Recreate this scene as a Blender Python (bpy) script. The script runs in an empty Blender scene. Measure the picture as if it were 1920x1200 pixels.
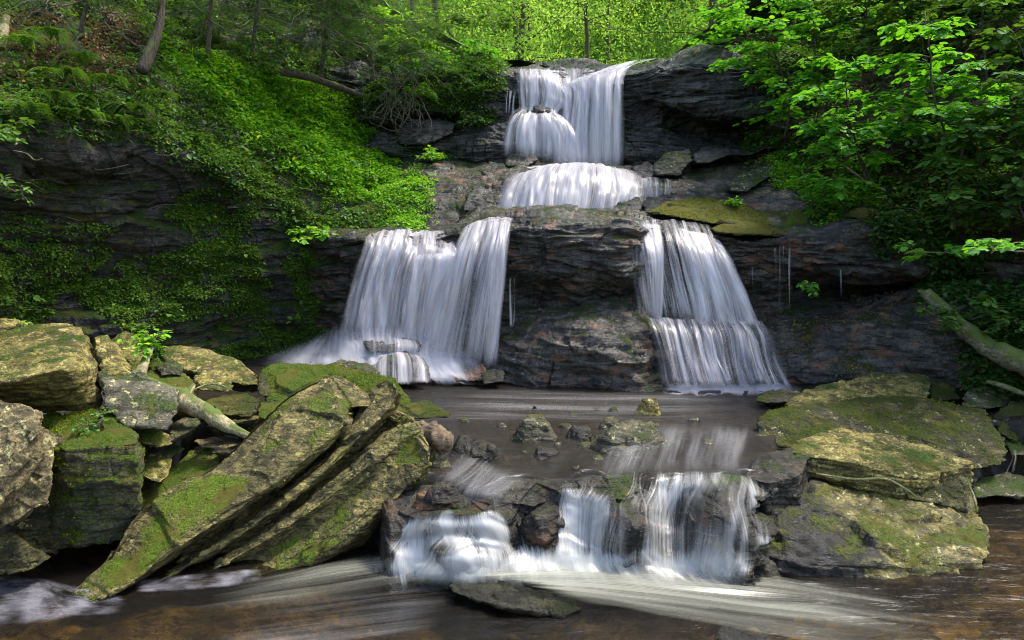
import bpy, bmesh, math, random
import numpy as np
from mathutils import Vector

# ------------------------------------------------------------------ camera, world, sun
S = bpy.context.scene
COL = S.collection
W0, H0, FPX = 1920.0, 1200.0, 1280.0
PITCH = math.radians(7.0)
CAMZ = 2.6
cam_d = bpy.data.cameras.new('camera'); cam = bpy.data.objects.new('camera', cam_d)
COL.objects.link(cam); S.camera = cam
cam.location = (0, 0, CAMZ); cam.rotation_euler = (math.radians(90) - PITCH, 0, 0)
cam_d.sensor_width = 36; cam_d.lens = 36 * FPX / W0; cam_d.clip_end = 500; cam_d.clip_start = .05

SUN_EL, SUN_AZ = math.radians(62), math.radians(72)   # azimuth clockwise from +Y: high sun behind the right bank
world = bpy.data.worlds.new('World'); S.world = world; world.use_nodes = True
wn = world.node_tree; wn.nodes.clear()
sky = wn.nodes.new('ShaderNodeTexSky'); sky.sky_type = 'NISHITA'; sky.sun_disc = False
sky.sun_elevation = SUN_EL; sky.sun_rotation = SUN_AZ
sky.air_density = 1.0; sky.dust_density = 3.0
bg = wn.nodes.new('ShaderNodeBackground'); bg.inputs[1].default_value = .15
wo = wn.nodes.new('ShaderNodeOutputWorld')
wn.links.new(sky.outputs[0], bg.inputs[0]); wn.links.new(bg.outputs[0], wo.inputs[0])
sun_d = bpy.data.lights.new('sun', 'SUN'); sun_d.energy = 2.1; sun_d.angle = math.radians(9.0); sun_d.color = (1, .95, .84)
sun = bpy.data.objects.new('sun', sun_d); COL.objects.link(sun)
sd = Vector((math.sin(SUN_AZ) * math.cos(SUN_EL), math.cos(SUN_AZ) * math.cos(SUN_EL), math.sin(SUN_EL)))
sun.rotation_euler = sd.to_track_quat('Z', 'Y').to_euler(); sun.location = sd * 60
S.view_settings.view_transform = 'Standard'; S.view_settings.look = 'None'
S.view_settings.exposure = 1.55; S.view_settings.gamma = 1.0
S.cycles.max_bounces = 7; S.cycles.transparent_max_bounces = 24; S.cycles.diffuse_bounces = 4
S.cycles.use_denoising = True; S.cycles.denoiser = 'OPENIMAGEDENOISE'; S.cycles.denoising_prefilter = 'ACCURATE'; S.cycles.filter_width = 1.05

# ------------------------------------------------------------------ projection helpers
def at(px, py, Y):
    dx, dy = (px - 960) / FPX, (600 - py) / FPX
    c, s = math.cos(PITCH), math.sin(PITCH)
    t = Y / (c + dy * s)
    return np.array((dx * t, Y, CAMZ + (dy * c - s) * t))
def onz(px, py, z):
    dx, dy = (px - 960) / FPX, (600 - py) / FPX
    c, s = math.cos(PITCH), math.sin(PITCH)
    t = (z - CAMZ) / (dy * c - s)
    return np.array((dx * t, (c + dy * s) * t, z))
def proj(P):
    c, s = math.cos(PITCH), math.sin(PITCH)
    y = P[..., 1]; zz = P[..., 2] - CAMZ
    f = y * c - zz * s; u = y * s + zz * c
    return np.stack([960 + FPX * P[..., 0] / f, 600 - FPX * u / f], -1)
ZL = -0.8      # level of the lower stream
rng = np.random.default_rng(7)

# ------------------------------------------------------------------ noise
def _hash(ix, iy, iz, s):
    n = (ix.astype(np.int64) * 374761393 + iy.astype(np.int64) * 668265263 + iz.astype(np.int64) * 1274126177 + s * 362437) & 0xffffffff
    n = ((n ^ (n >> 13)) * 1274126177) & 0xffffffff
    n = ((n ^ (n >> 16)) * 2246822519) & 0xffffffff
    n = n ^ (n >> 15)
    return (n & 0xffffff) / float(0x7fffff) - 1.0
def vnoise(P, s=0):
    f = np.floor(P); i = f.astype(np.int64); t = P - f; t = t * t * t * (t * (t * 6 - 15) + 10)
    r = 0
    for a in (0, 1):
        wa = t[:, 0] if a else 1 - t[:, 0]
        for b in (0, 1):
            wb = t[:, 1] if b else 1 - t[:, 1]
            for c in (0, 1):
                wc = t[:, 2] if c else 1 - t[:, 2]
                r = r + wa * wb * wc * _hash(i[:, 0] + a, i[:, 1] + b, i[:, 2] + c, s)
    return r
def fbm(P, o=4, s=0, g=.5):
    r, a, q = 0, 1, np.array(P, float)
    for k in range(o):
        r = r + a * vnoise(q, s + k * 13); q = q * 2.03 + 11.7; a *= g
    return r
def facet(P, s=0):
    i = np.floor(P).astype(np.int64); best = np.full(len(P), 9e9); out = np.zeros(len(P))
    for a in (-1, 0, 1):
        for b in (-1, 0, 1):
            for c in (-1, 0, 1):
                x, y, z = i[:, 0] + a, i[:, 1] + b, i[:, 2] + c
                C = np.stack([x + .5 + .45 * _hash(x, y, z, s), y + .5 + .45 * _hash(x, y, z, s + 1), z + .5 + .45 * _hash(x, y, z, s + 2)], 1)
                D = P - C; d = (D * D).sum(1)
                N = np.stack([_hash(x, y, z, s + 3), _hash(x, y, z, s + 4), _hash(x, y, z, s + 5)], 1)
                v = (D * N).sum(1) + .35 * _hash(x, y, z, s + 6)
                m = d < best; best = np.where(m, d, best); out = np.where(m, v, out)
    return out
def sstep(a, b, x):
    t = np.clip((x - a) / (b - a), 0, 1); return t * t * (3 - 2 * t)
def box(px, py, x0, x1, y0, y1, s=25): return sstep(x0 - s, x0 + s, px) * sstep(x1 + s, x1 - s, px) * sstep(y0 - s, y0 + s, py) * sstep(y1 + s, y1 - s, py)
def strata(P, T, s=0, run=.9, sharp=.72, axis=None):
    """offset of thin rock beds: piecewise by bed, wandering along it"""
    if axis is None: h = P[:, 2]
    else: h = P @ axis
    Q = P * run
    q = (h + .35 * T * vnoise(Q * .9, s + 40) + .5 * T * vnoise(Q * .35, s + 41)) / T
    k = np.floor(q); f = q - k
    def off(kk):
        R = Q.copy()
        if axis is not None: R = Q - np.outer(Q @ axis, axis)
        else: R[:, 2] = 0
        R = R + np.stack([kk * 7.31, kk * 3.17, kk * 5.77], 1)
        v = vnoise(R, s)
        c = np.floor(v * 3.0) / 3.0
        return .55 * v + .45 * c
    w = sstep(sharp, 1, f)
    return off(k) * (1 - w) + off(k + 1) * w - .25 * np.exp(-((f - .96) / .06) ** 2)

# ------------------------------------------------------------------ mesh helpers
def make_mesh(name, V, faces, uvs=None, smooth=True):
    """faces: list of int arrays (M,k); uvs: list of (name, (N,2) per-vertex)"""
    me = bpy.data.meshes.new(name)
    V = np.asarray(V, np.float32)
    faces = [np.asarray(f, np.int32) for f in faces if len(f)]
    me.vertices.add(len(V)); me.vertices.foreach_set('co', V.ravel())
    lv = np.concatenate([f.ravel() for f in faces]); tot = np.concatenate([np.full(len(f), f.shape[1], np.int32) for f in faces])
    st = np.concatenate([[0], np.cumsum(tot)[:-1]]).astype(np.int32)
    me.loops.add(len(lv)); me.loops.foreach_set('vertex_index', lv)
    me.polygons.add(len(tot)); me.polygons.foreach_set('loop_start', st)
    me.polygons.foreach_set('use_smooth', np.full(len(tot), smooth))
    for nm, uv in (uvs or []):
        l = me.uv_layers.new(name=nm); l.data.foreach_set('uv', np.asarray(uv, np.float32)[lv].ravel())
    me.update(calc_edges=True); me.validate()
    return me
def link(name, me, mat, parent=None, loc=None):
    o = bpy.data.objects.new(name, me); COL.objects.link(o)
    if mat: me.materials.append(mat)
    if parent is not None: o.parent = parent
    if loc is not None:
        L = np.asarray(loc, float)
        n = len(me.vertices); co = np.empty(n * 3, np.float32); me.vertices.foreach_get('co', co)
        co = co.reshape(-1, 3) - L.astype(np.float32); me.vertices.foreach_set('co', co.ravel()); me.update()
        o.location = L
    return o
def tag(o, label=None, cat=None, group=None, kind=None):
    if label: o['label'] = label
    if cat: o['category'] = cat
    if group: o['group'] = group
    if kind: o['kind'] = kind
    return o
def empty(name, loc, label, cat, group=None):
    o = bpy.data.objects.new(name, None); COL.objects.link(o); o.location = [float(v) for v in loc]; o.empty_display_size = .2
    return tag(o, label, cat, group)
def part(name, me, mat, root):
    """mesh given in world coordinates, parented to an Empty (moved into its space)"""
    o = link(name, me, mat, root)
    L = np.array(root.location, np.float32); n = len(me.vertices); co = np.empty(n * 3, np.float32)
    me.vertices.foreach_get('co', co); me.vertices.foreach_set('co', (co.reshape(-1, 3) - L).ravel()); me.update()
    return o
def cr(p0, p1, p2, p3, t):
    return .5 * ((2 * p1) + (-p0 + p2) * t + (2 * p0 - 5 * p1 + 4 * p2 - p3) * t * t + (-p0 + 3 * p1 - 3 * p2 + p3) * t ** 3)
def resample(A, n):
    """Catmull-Rom along axis 0 of array A (k, ...) to n samples"""
    A = np.asarray(A, float); k = len(A)
    u = np.linspace(0, k - 1, n); i = np.minimum(u.astype(int), k - 2); t = (u - i).reshape((-1,) + (1,) * (A.ndim - 1))
    g = lambda j: A[np.clip(j, 0, k - 1)]
    p1, p2 = g(i), g(i + 1)
    p0 = np.where((i == 0).reshape(t.shape), 2 * A[0] - A[1], g(i - 1)); p3 = np.where((i == k - 2).reshape(t.shape), 2 * A[-1] - A[-2], g(i + 2))
    return cr(p0, p1, p2, p3, t)
def grid_faces(nr, nc):
    a = np.arange(nr * nc).reshape(nr, nc)
    return np.stack([a[:-1, :-1].ravel(), a[:-1, 1:].ravel(), a[1:, 1:].ravel(), a[1:, :-1].ravel()], 1)
def grid_normals(G):
    du = np.gradient(G, axis=1); dv = np.gradient(G, axis=0)
    n = np.cross(du, dv); n /= np.linalg.norm(n, axis=2, keepdims=True) + 1e-9
    return n
def tube_data(P, R, sides=7, s=0, rough=.0):
    P = np.asarray(P, float); R = np.asarray(R, float); n = len(P)
    T = np.gradient(P, axis=0); T /= np.linalg.norm(T, axis=1, keepdims=True) + 1e-9
    up = np.array((0, 0, 1.)) if abs(T[0, 2]) < .8 else np.array((1., 0, 0))
    A = np.cross(T, up); A /= np.linalg.norm(A, axis=1, keepdims=True) + 1e-9; B = np.cross(T, A)
    th = np.linspace(0, 2 * math.pi, sides, endpoint=False)
    V = P[:, None, :] + (A[:, None, :] * np.cos(th)[None, :, None] + B[:, None, :] * np.sin(th)[None, :, None]) * R[:, None, None]
    V = V.reshape(-1, 3)
    if rough: 
        c = np.repeat(P, sides, 0); d = V - c; V = c + d * (1 + rough * fbm(V * np.array((7, 7, 3.)) , 3, s))[:, None]
    a = np.arange(n * sides).reshape(n, sides); b = np.roll(a, -1, 1)
    F = np.stack([a[:-1].ravel(), b[:-1].ravel(), b[1:].ravel(), a[1:].ravel()], 1)
    V = np.vstack([V, P[:1], P[-1:]]); i0, i1 = n * sides, n * sides + 1
    C = np.vstack([np.stack([b[0], a[0], np.full(sides, i0)], 1), np.stack([a[-1], b[-1], np.full(sides, i1)], 1)])
    return V, F, C
class Bag:
    def __init__(s): s.V, s.F, s.n = [], {}, 0
    def add(s, V, *Fs):
        for F in Fs:
            F = np.asarray(F)
            if len(F): s.F.setdefault(F.shape[1], []).append(F + s.n)
        s.V.append(np.asarray(V)); s.n += len(V)
    def tube(s, P, R, sides=6, seed=0, rough=0): s.add(*tube_data(P, R, sides, seed, rough))
    def mesh(s, name, smooth=True): return make_mesh(name, np.vstack(s.V), [np.vstack(f) for f in s.F.values()], smooth=smooth)

# ------------------------------------------------------------------ material helpers
class NT:
    def __init__(s, name):
        s.m = bpy.data.materials.new(name); s.m.use_nodes = True; s.t = s.m.node_tree; s.t.nodes.clear()
        s.out = s.t.nodes.new('ShaderNodeOutputMaterial')
    def n(s, typ, **kw):
        nd = s.t.nodes.new('ShaderNode' + typ)
        for k, v in kw.items(): setattr(nd, k, v)
        return nd
    def L(s, a, b): s.t.links.new(a, b)
    def set(s, sock, v):
        if isinstance(v, bpy.types.NodeSocket): s.L(v, sock)
        elif isinstance(v, (tuple, list)) and len(v) == 3 and sock.type == 'RGBA': sock.default_value = (*v, 1)
        else: sock.default_value = v
    def math(s, op, a, b=0., c=None, clamp=False):
        nd = s.n('Math', operation=op, use_clamp=clamp); s.set(nd.inputs[0], a); s.set(nd.inputs[1], b)
        if c is not None: s.set(nd.inputs[2], c)
        return nd.outputs[0]
    def mul(s, a, b): return s.math('MULTIPLY', a, b)
    def addn(s, a, b): return s.math('ADD', a, b)
    def mix(s, f, a, b, mode='MIX'):
        nd = s.n('MixRGB', blend_type=mode); s.set(nd.inputs[0], f); s.set(nd.inputs[1], a); s.set(nd.inputs[2], b); return nd.outputs[0]
    def ramp(s, v, *stops, interp='LINEAR'):
        nd = s.n('ValToRGB'); s.set(nd.inputs[0], v); e = nd.color_ramp.elements; nd.color_ramp.interpolation = interp
        while len(e) < len(stops): e.new(.5)
        for el, (p, c) in zip(e, stops):
            el.position = p; el.color = (*c, 1) if isinstance(c, (tuple, list)) else (c, c, c, 1)
        return nd.outputs[0]
    def smooth(s, v, a, b):
        nd = s.n('MapRange', interpolation_type='SMOOTHSTEP'); s.set(nd.inputs[0], v)
        nd.inputs[1].default_value = a; nd.inputs[2].default_value = b; return nd.outputs[0]
    def noise(s, vec, scale, detail=4, rough=.55, dist=0.):
        nd = s.n('TexNoise'); s.set(nd.inputs['Vector'], vec); nd.inputs['Scale'].default_value = scale
        nd.inputs['Detail'].default_value = detail; nd.inputs['Roughness'].default_value = rough; nd.inputs['Distortion'].default_value = dist
        return nd.outputs['Fac']
    def pos(s): return s.n('NewGeometry').outputs['Position']
    def scaled(s, vec, sc, rot=None):
        nd = s.n('Mapping'); s.set(nd.inputs[0], vec); nd.inputs['Scale'].default_value = sc
        if rot: nd.inputs['Rotation'].default_value = rot
        return nd.outputs[0]
    def bump(s, h, strength=.5, dist=.02, normal=None):
        nd = s.n('Bump'); nd.inputs['Strength'].default_value = strength; nd.inputs['Distance'].default_value = dist; s.set(nd.inputs['Height'], h)
        if normal is not None: s.set(nd.inputs['Normal'], normal)
        return nd.outputs[0]

def rock_mat(name, a, b, dark, moss=.0, moss_c=((.02, .045, .004), (.09, .16, .012)), lichen=.0, lichen_c=(.42, .40, .17),
             rough=.75, wet=.0, scale=1., stain=None, stain_amt=0., layer=(1, 1, 6), rot=None, moss_up=.5, wetline=None, moss_attr=False):
    t = NT(name); P = t.pos(); g = t.n('NewGeometry'); sep = t.n('SeparateXYZ'); t.L(g.outputs['Normal'], sep.inputs[0]); nz = sep.outputs[2]
    big = t.noise(P, 1.3 * scale, 5, .6); mid = t.noise(P, 6 * scale, 6, .65); fine = t.noise(P, 38 * scale, 5, .7)
    lay = t.noise(t.scaled(P, layer, rot), 3.2 * scale, 6, .6, .4)
    c = t.mix(t.smooth(big, .38, .62), a, b)
    c = t.mix(t.mul(t.smooth(lay, .55, .38), .82), c, dark)  # crevice shade put into the colour where the bump noise runs low
    c = t.mix(t.mul(t.smooth(mid, .5, .36), .7), c, dark)
    c = t.mix(t.mul(t.smooth(fine, .54, .40), .75), c, dark)
    if stain_amt: c = t.mix(t.mul(t.smooth(t.noise(t.scaled(P, (1, 1, 1.6)), 2.3, 5, .6), .62 - .15 * stain_amt, .72 - .1 * stain_amt), .8), c, stain)
    if lichen:
        ln = t.noise(P, 9 * scale, 5, .7, .3); l2 = t.noise(P, 30 * scale, 4, .7)
        lm = t.mul(t.smooth(t.addn(t.mul(ln, .65), t.mul(l2, .35)), .60 - .12 * lichen, .65 - .12 * lichen), t.smooth(nz, -.3, .35))
        c = t.mix(t.mul(lm, .85), c, lichen_c)
    if wetline:
        sx = t.n('SeparateXYZ'); t.L(P, sx.inputs[0])
        wl = t.addn(t.addn(sx.outputs[0], t.mul(sx.outputs[1], wetline[1])), t.mul(t.math('SUBTRACT', t.noise(P, 1.7, 6, .65), .5), 2.2))
        c = t.mix(t.smooth(wl, wetline[0] + .12, wetline[0] - .12), c, stain)
    mossm = None
    if moss:
        mn = t.noise(P, 2.1, 6, .62); m2 = t.noise(P, 22, 4, .7)
        v = t.addn(t.addn(t.mul(nz, moss_up), t.mul(mn, 1.6)), t.mul(m2, .45))
        if moss_attr: v = t.addn(v, t.mul(t.n('Attribute', attribute_name='mossy').outputs['Fac'], .75))
        th = 1.42 + .5 * moss_up - moss * .75
        mossm = t.smooth(v, th - .04, th + .26)
        mc = t.mix(t.smooth(t.noise(P, 55, 4, .75), .38, .64), moss_c[0], moss_c[1])
        mc = t.mix(t.smooth(t.noise(P, 3.3, 3, .5), .5, .68), mc, (.13, .12, .015))
        c = t.mix(mossm, c, mc)
    h = t.addn(t.mul(mid, .5), t.addn(t.mul(fine, .35), t.mul(lay, .8)))
    if mossm is not None: h = t.addn(h, t.mul(t.mul(mossm, t.noise(P, 60, 4, .8)), 1.6))
    nrm = t.bump(h, 1., .045 / scale)
    p = t.n('BsdfPrincipled'); t.set(p.inputs['Base Color'], c); t.L(nrm, p.inputs['Normal'])
    if wet:
        r = t.mix(t.smooth(t.noise(P, 4, 4, .6), .4, .6), (rough * .35,) * 3, (rough,) * 3)
        if mossm is not None: r = t.mix(mossm, r, (.9, .9, .9))
        t.set(p.inputs['Roughness'], r); p.inputs['Specular IOR Level'].default_value = .28 + .12 * wet
    else: p.inputs['Roughness'].default_value = rough; p.inputs['Specular IOR Level'].default_value = .25
    t.L(p.outputs[0], t.out.inputs[0]); return t.m

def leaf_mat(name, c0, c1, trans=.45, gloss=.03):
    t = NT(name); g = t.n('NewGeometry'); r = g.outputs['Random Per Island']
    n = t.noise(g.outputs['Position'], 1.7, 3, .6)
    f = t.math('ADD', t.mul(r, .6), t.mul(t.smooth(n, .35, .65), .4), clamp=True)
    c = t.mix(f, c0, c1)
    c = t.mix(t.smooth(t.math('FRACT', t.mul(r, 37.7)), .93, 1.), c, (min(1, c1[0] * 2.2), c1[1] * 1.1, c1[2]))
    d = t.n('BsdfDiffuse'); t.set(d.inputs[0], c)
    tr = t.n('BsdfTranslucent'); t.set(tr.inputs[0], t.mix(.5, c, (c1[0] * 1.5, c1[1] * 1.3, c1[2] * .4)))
    m = t.n('MixShader'); m.inputs[0].default_value = trans; t.L(d.outputs[0], m.inputs[1]); t.L(tr.outputs[0], m.inputs[2])
    gl = t.n('BsdfGlossy'); gl.inputs['Roughness'].default_value = .55; gl.inputs[0].default_value = (.8, .9, .85, 1)
    m2 = t.n('MixShader'); m2.inputs[0].default_value = gloss; t.L(m.outputs[0], m2.inputs[1]); t.L(gl.outputs[0], m2.inputs[2])
    t.L(m2.outputs[0], t.out.inputs[0]); return t.m

def bark_mat(name, a, b, moss=0., grain=(14, 14, 2)):
    t = NT(name); P = t.pos()
    n = t.noise(t.scaled(P, grain), 2.2, 6, .65); k = t.noise(P, 30, 4, .7)
    c = t.mix(t.smooth(n, .38, .6), a, b); c = t.mix(t.mul(t.smooth(k, .5, .35), .6), c, tuple(v * .3 for v in a))
    if moss:
        sep = t.n('SeparateXYZ'); t.L(t.n('NewGeometry').outputs['Normal'], sep.inputs[0])
        v = t.addn(t.mul(sep.outputs[2], .4), t.mul(t.noise(P, 4, 5, .6), 1.4))
        c = t.mix(t.smooth(v, 1.15 - moss * .5, 1.3 - moss * .5), c, (.07, .10, .012))
    p = t.n('BsdfPrincipled'); t.set(p.inputs['Base Color'], c); p.inputs['Roughness'].default_value = .85
    t.L(t.bump(t.addn(n, t.mul(k, .4)), .9, .03), p.inputs['Normal']); t.L(p.outputs[0], t.out.inputs[0]); return t.m

def fall_mat(name, dens=.8, fine=26., coarse=5., vs=.16, edge=.12, top=.04, bot=.1, floor=.0, attr=False, tint=(.60, .575, .61), wts=(.60, .25, .15), lo=.40, hi=.62, gl=.12):
    """silky water: milky strands with clear gaps between them"""
    t = NT(name); uv = t.n('UVMap', uv_map='metres').outputs[0]; un = t.n('UVMap', uv_map='unit').outputs[0]
    s1 = t.noise(t.scaled(uv, (coarse, coarse * vs * .35, 1)), 1., 3, .5, .15)
    s2 = t.noise(t.scaled(uv, (fine, fine * vs * .12, 1)), 1., 3, .55)
    s3 = t.noise(t.scaled(uv, (fine * 3.1, fine * vs * .16, 1)), 1., 2, .5)
    s = t.addn(t.mul(s1, wts[0]), t.addn(t.mul(s2, wts[1]), t.mul(s3, wts[2])))
    if attr:
        at_ = t.n('Attribute', attribute_name='dens').outputs['Fac']
        st = t.mul(t.smooth(t.addn(s, t.mul(t.math('SUBTRACT', at_, .5), .42)), lo, hi), t.smooth(at_, 0., .5))
    else: st = t.smooth(s, lo, hi)
    sp = t.n('SeparateXYZ'); t.L(un, sp.inputs[0]); u, v = sp.outputs[0], sp.outputs[1]
    e = t.math('MINIMUM', u, t.math('SUBTRACT', 1., u)); e = t.addn(e, t.mul(t.math('SUBTRACT', s1, .5), edge * 1.2))
    ef = t.smooth(e, 0., edge)
    a = t.mul(t.mul(st, dens), ef)
    a = t.addn(t.mul(ef, floor), t.mul(a, 1 - floor))
    if top: a = t.mul(a, t.smooth(t.addn(v, t.mul(t.math('SUBTRACT', s2, .5), top)), 0., top))
    if bot: a = t.mul(a, t.smooth(t.math('SUBTRACT', 1., t.addn(v, t.mul(t.math('SUBTRACT', s2, .5), bot))), 0., bot))
    d = t.n('BsdfDiffuse'); d.inputs[0].default_value = (*tint, 1)
    tr = t.n('BsdfTranslucent'); tr.inputs[0].default_value = (*tint, 1)
    m = t.n('MixShader'); m.inputs[0].default_value = .35; t.L(d.outputs[0], m.inputs[1]); t.L(tr.outputs[0], m.inputs[2])
    g = t.n('BsdfGlossy'); g.inputs['Roughness'].default_value = .35
    m1 = t.n('MixShader'); m1.inputs[0].default_value = gl; t.L(m.outputs[0], m1.inputs[1]); t.L(g.outputs[0], m1.inputs[2])
    nb = t.bump(s, .5, .03); t.L(nb, d.inputs['Normal']); t.L(nb, g.inputs['Normal'])
    tp = t.n('BsdfTransparent'); m2 = t.n('MixShader'); t.L(t.math('MINIMUM', a, 1.), m2.inputs[0]); t.L(tp.outputs[0], m2.inputs[1]); t.L(m1.outputs[0], m2.inputs[2])
    t.L(m2.outputs[0], t.out.inputs[0]); return t.m

def water_mat(name, tint=(.42, .33, .21), wave=(1.2, 5., 1), murk=.35, murk_c=(.032, .028, .022)):
    t = NT(name); P = t.pos()
    w1 = t.noise(t.scaled(P, wave), 1.6, 5, .6, .6); w2 = t.noise(t.scaled(P, wave), 7, 4, .6, .4)
    nrm = t.bump(t.addn(w1, t.mul(w2, .15)), .45, .06)
    tp = t.n('BsdfTransparent'); tp.inputs[0].default_value = (*tint, 1)
    df = t.n('BsdfDiffuse'); df.inputs[0].default_value = (*murk_c, 1)
    m = t.n('MixShader'); sz = t.n('SeparateXYZ'); t.L(P, sz.inputs[0]); t.L(t.addn(t.mul(t.smooth(sz.outputs[2], -.4, -.1), .62 - murk), murk), m.inputs[0]); t.L(tp.outputs[0], m.inputs[1]); t.L(df.outputs[0], m.inputs[2])
    gl = t.n('BsdfGlossy'); gl.inputs['Roughness'].default_value = .22; t.L(nrm, gl.inputs['Normal']); gl.inputs[0].default_value = (.52, .52, .55, 1)
    fr = t.n('Fresnel'); fr.inputs[0].default_value = 1.36; t.L(nrm, fr.inputs['Normal'])
    m2 = t.n('MixShader'); t.L(t.math('MINIMUM', t.mul(fr.outputs[0], 1.0), 1.), m2.inputs[0]); t.L(m.outputs[0], m2.inputs[1]); t.L(gl.outputs[0], m2.inputs[2])
    t.L(m2.outputs[0], t.out.inputs[0]); return t.m

M = {}
M['cliff'] = rock_mat('wet dark shale', (.058, .054, .046), (.125, .11, .092), (.012, .011, .010), moss=.34, rough=.6, wet=.25, stain=(.17, .09, .055), stain_amt=.55, layer=(.8, .8, 5), moss_c=((.012, .028, .004), (.05, .10, .01)))
M['left'] = rock_mat('mossy dark shale', (.048, .045, .043), (.095, .086, .078), (.010, .010, .010), moss=.82, rough=.6, wet=.4, stain=(.07, .03, .02), stain_amt=.2, layer=(.8, .8, 5), moss_c=((.012, .028, .004), (.06, .12, .012)), moss_up=.35)
M['upper'] = rock_mat('wet grey shale', (.042, .040, .036), (.085, .080, .068), (.008, .008, .007), moss=.25, rough=.6, wet=.25, layer=(.7, .7, 5), moss_c=((.012, .028, .004), (.045, .09, .01)))
M['soil'] = rock_mat('leafy forest soil', (.05, .035, .018), (.11, .075, .04), (.015, .012, .006), moss=.6, rough=.9, layer=(1, 1, 1), moss_c=((.012, .03, .003), (.045, .09, .008)))
M['bed'] = rock_mat('brown stream bed', (.07, .055, .022), (.22, .165, .07), (.010, .009, .006), rough=.8, layer=(1, 2, 1), scale=1.6, stain=(.36, .26, .06), stain_amt=.5)
YEL = dict(lichen=.5, lichen_c=(.36, .32, .11), rough=.8)
M['ochre'] = rock_mat('ochre lichened sandstone', (.165, .14, .04), (.26, .215, .06), (.030, .026, .010), moss=.24, **YEL)
M['ochre_moss'] = rock_mat('ochre sandstone with bright moss', (.19, .155, .045), (.30, .25, .08), (.03, .027, .012), moss=.45, moss_c=((.04, .07, .004), (.15, .22, .012)), **YEL)
M['slab'] = rock_mat('layered olive sandstone', (.12, .10, .038), (.25, .205, .07), (.022, .022, .012), moss=.42, moss_c=((.045, .08, .004), (.19, .28, .012)), lichen=.35, lichen_c=(.33, .29, .10), rough=.8, layer=(1.5, 1.5, 9), rot=(0, math.radians(40), 0), moss_up=.2, moss_attr=True)
M['mossy'] = rock_mat('moss covered rock', (.07, .075, .04), (.14, .12, .06), (.015, .016, .010), moss=.88, moss_c=((.025, .05, .003), (.13, .20, .01)), rough=.85)
M['mossdark'] = rock_mat('dark moss covered rock', (.045, .042, .018), (.11, .098, .035), (.012, .012, .008), moss=.44, moss_c=((.02, .032, .003), (.09, .12, .008)), lichen=.25, rough=.85)
M['grey'] = rock_mat('grey sandstone', (.07, .066, .045), (.13, .12, .08), (.02, .02, .015), moss=.35, lichen=.4, rough=.75)
M['brown'] = rock_mat('brown flaky sandstone', (.13, .105, .05), (.21, .17, .08), (.03, .024, .014), lichen=.45, rough=.75, layer=(2, 2, 2))
M['wet'] = rock_mat('wet black rock', (.018, .016, .012), (.042, .034, .022), (.005, .005, .004), moss=.15, rough=.75, wet=.5, stain=(.09, .045, .02), stain_amt=.3)
M['wetolive'] = rock_mat('damp olive rock', (.06, .055, .03), (.14, .125, .06), (.018, .016, .01), moss=.35, rough=.5, wet=.5, lichen=.2)
M['weed'] = rock_mat('weedy black rock', (.018, .018, .011), (.04, .038, .022), (.004, .004, .003), moss=.25, moss_c=((.010, .014, .004), (.035, .045, .012)), rough=.7)
M['rust'] = rock_mat('rust brown wet rock', (.13, .06, .025), (.19, .10, .045), (.02, .014, .01), rough=.5, wet=.6)
M['halfwet'] = rock_mat('half wet olive slab', (.14, .12, .034), (.23, .19, .055), (.03, .026, .012), moss=.34, moss_c=((.05, .07, .005), (.15, .19, .012)), lichen=.35, rough=.8, wet=.4, stain=(.016, .015, .013), wetline=(3.6, -.0))
M['orange_moss'] = rock_mat('golden moss slab', (.09, .085, .04), (.15, .13, .06), (.02, .02, .012), moss=.72, moss_c=((.05, .055, .005), (.19, .18, .014)), rough=.85)
M['bark'] = bark_mat('grey brown bark', (.035, .027, .018), (.085, .065, .042), .6)
M['twig'] = bark_mat('dry grey twigs', (.10, .08, .06), (.20, .165, .125))
M['drift'] = bark_mat('weathered driftwood', (.20, .165, .08), (.36, .31, .17), .6, grain=(9, 3, 9))
M['driftgreen'] = bark_mat('mossy grey fallen wood', (.09, .08, .045), (.22, .19, .11), .9, grain=(9, 3, 9))
M['driftdark'] = bark_mat('dark splintered wood', (.06, .042, .025), (.19, .13, .075), .15, grain=(3, 9, 14))
M['leaf_bright'] = leaf_mat('herb leaves in sun tone', (.07, .24, .006), (.25, .54, .02), .45)  # sun on the slope put into a brighter leaf colour
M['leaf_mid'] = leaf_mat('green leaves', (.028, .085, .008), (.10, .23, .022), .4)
M['leaf_dark'] = leaf_mat('leaves in shade tone', (.02, .06, .008), (.065, .15, .018), .35)  # shade put into the colour, a darker copy of the green leaves
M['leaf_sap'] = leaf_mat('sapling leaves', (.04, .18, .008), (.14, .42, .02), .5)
M['leaf_far'] = leaf_mat('glow toned canopy leaves', (.17, .36, .05), (.34, .56, .13), .55, .0)  # hazy background glow put into the leaf colour
M['leaf_hem'] = leaf_mat('grey green bough needles', (.02, .065, .012), (.07, .17, .025), .35)
M['leaf_cliff'] = leaf_mat('cliff moss and liverwort leaves', (.05, .12, .015), (.16, .30, .035), .35, .02)
M['leaf_moss'] = leaf_mat('tufted moss', (.04, .075, .004), (.16, .23, .012), .3, .0)
M['litter'] = leaf_mat('dry leaf litter', (.06, .04, .018), (.26, .18, .09), .15)
M['fall'] = fall_mat('silky falling water', dens=.85, lo=.38, hi=.64, floor=.02, coarse=4, wts=(.62, .23, .15))
M['fall_dense'] = fall_mat('dense silky water', dens=.96, lo=.32, hi=.60, floor=.08, coarse=4, wts=(.64, .22, .14))
M['fall_thin'] = fall_mat('thin water strands', dens=.75, lo=.48, hi=.66, coarse=9, fine=34)
M['veil'] = fall_mat('thin water veil', dens=.5, lo=.42, hi=.66, coarse=6, fine=30, edge=.2, top=.1, bot=.15)
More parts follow.
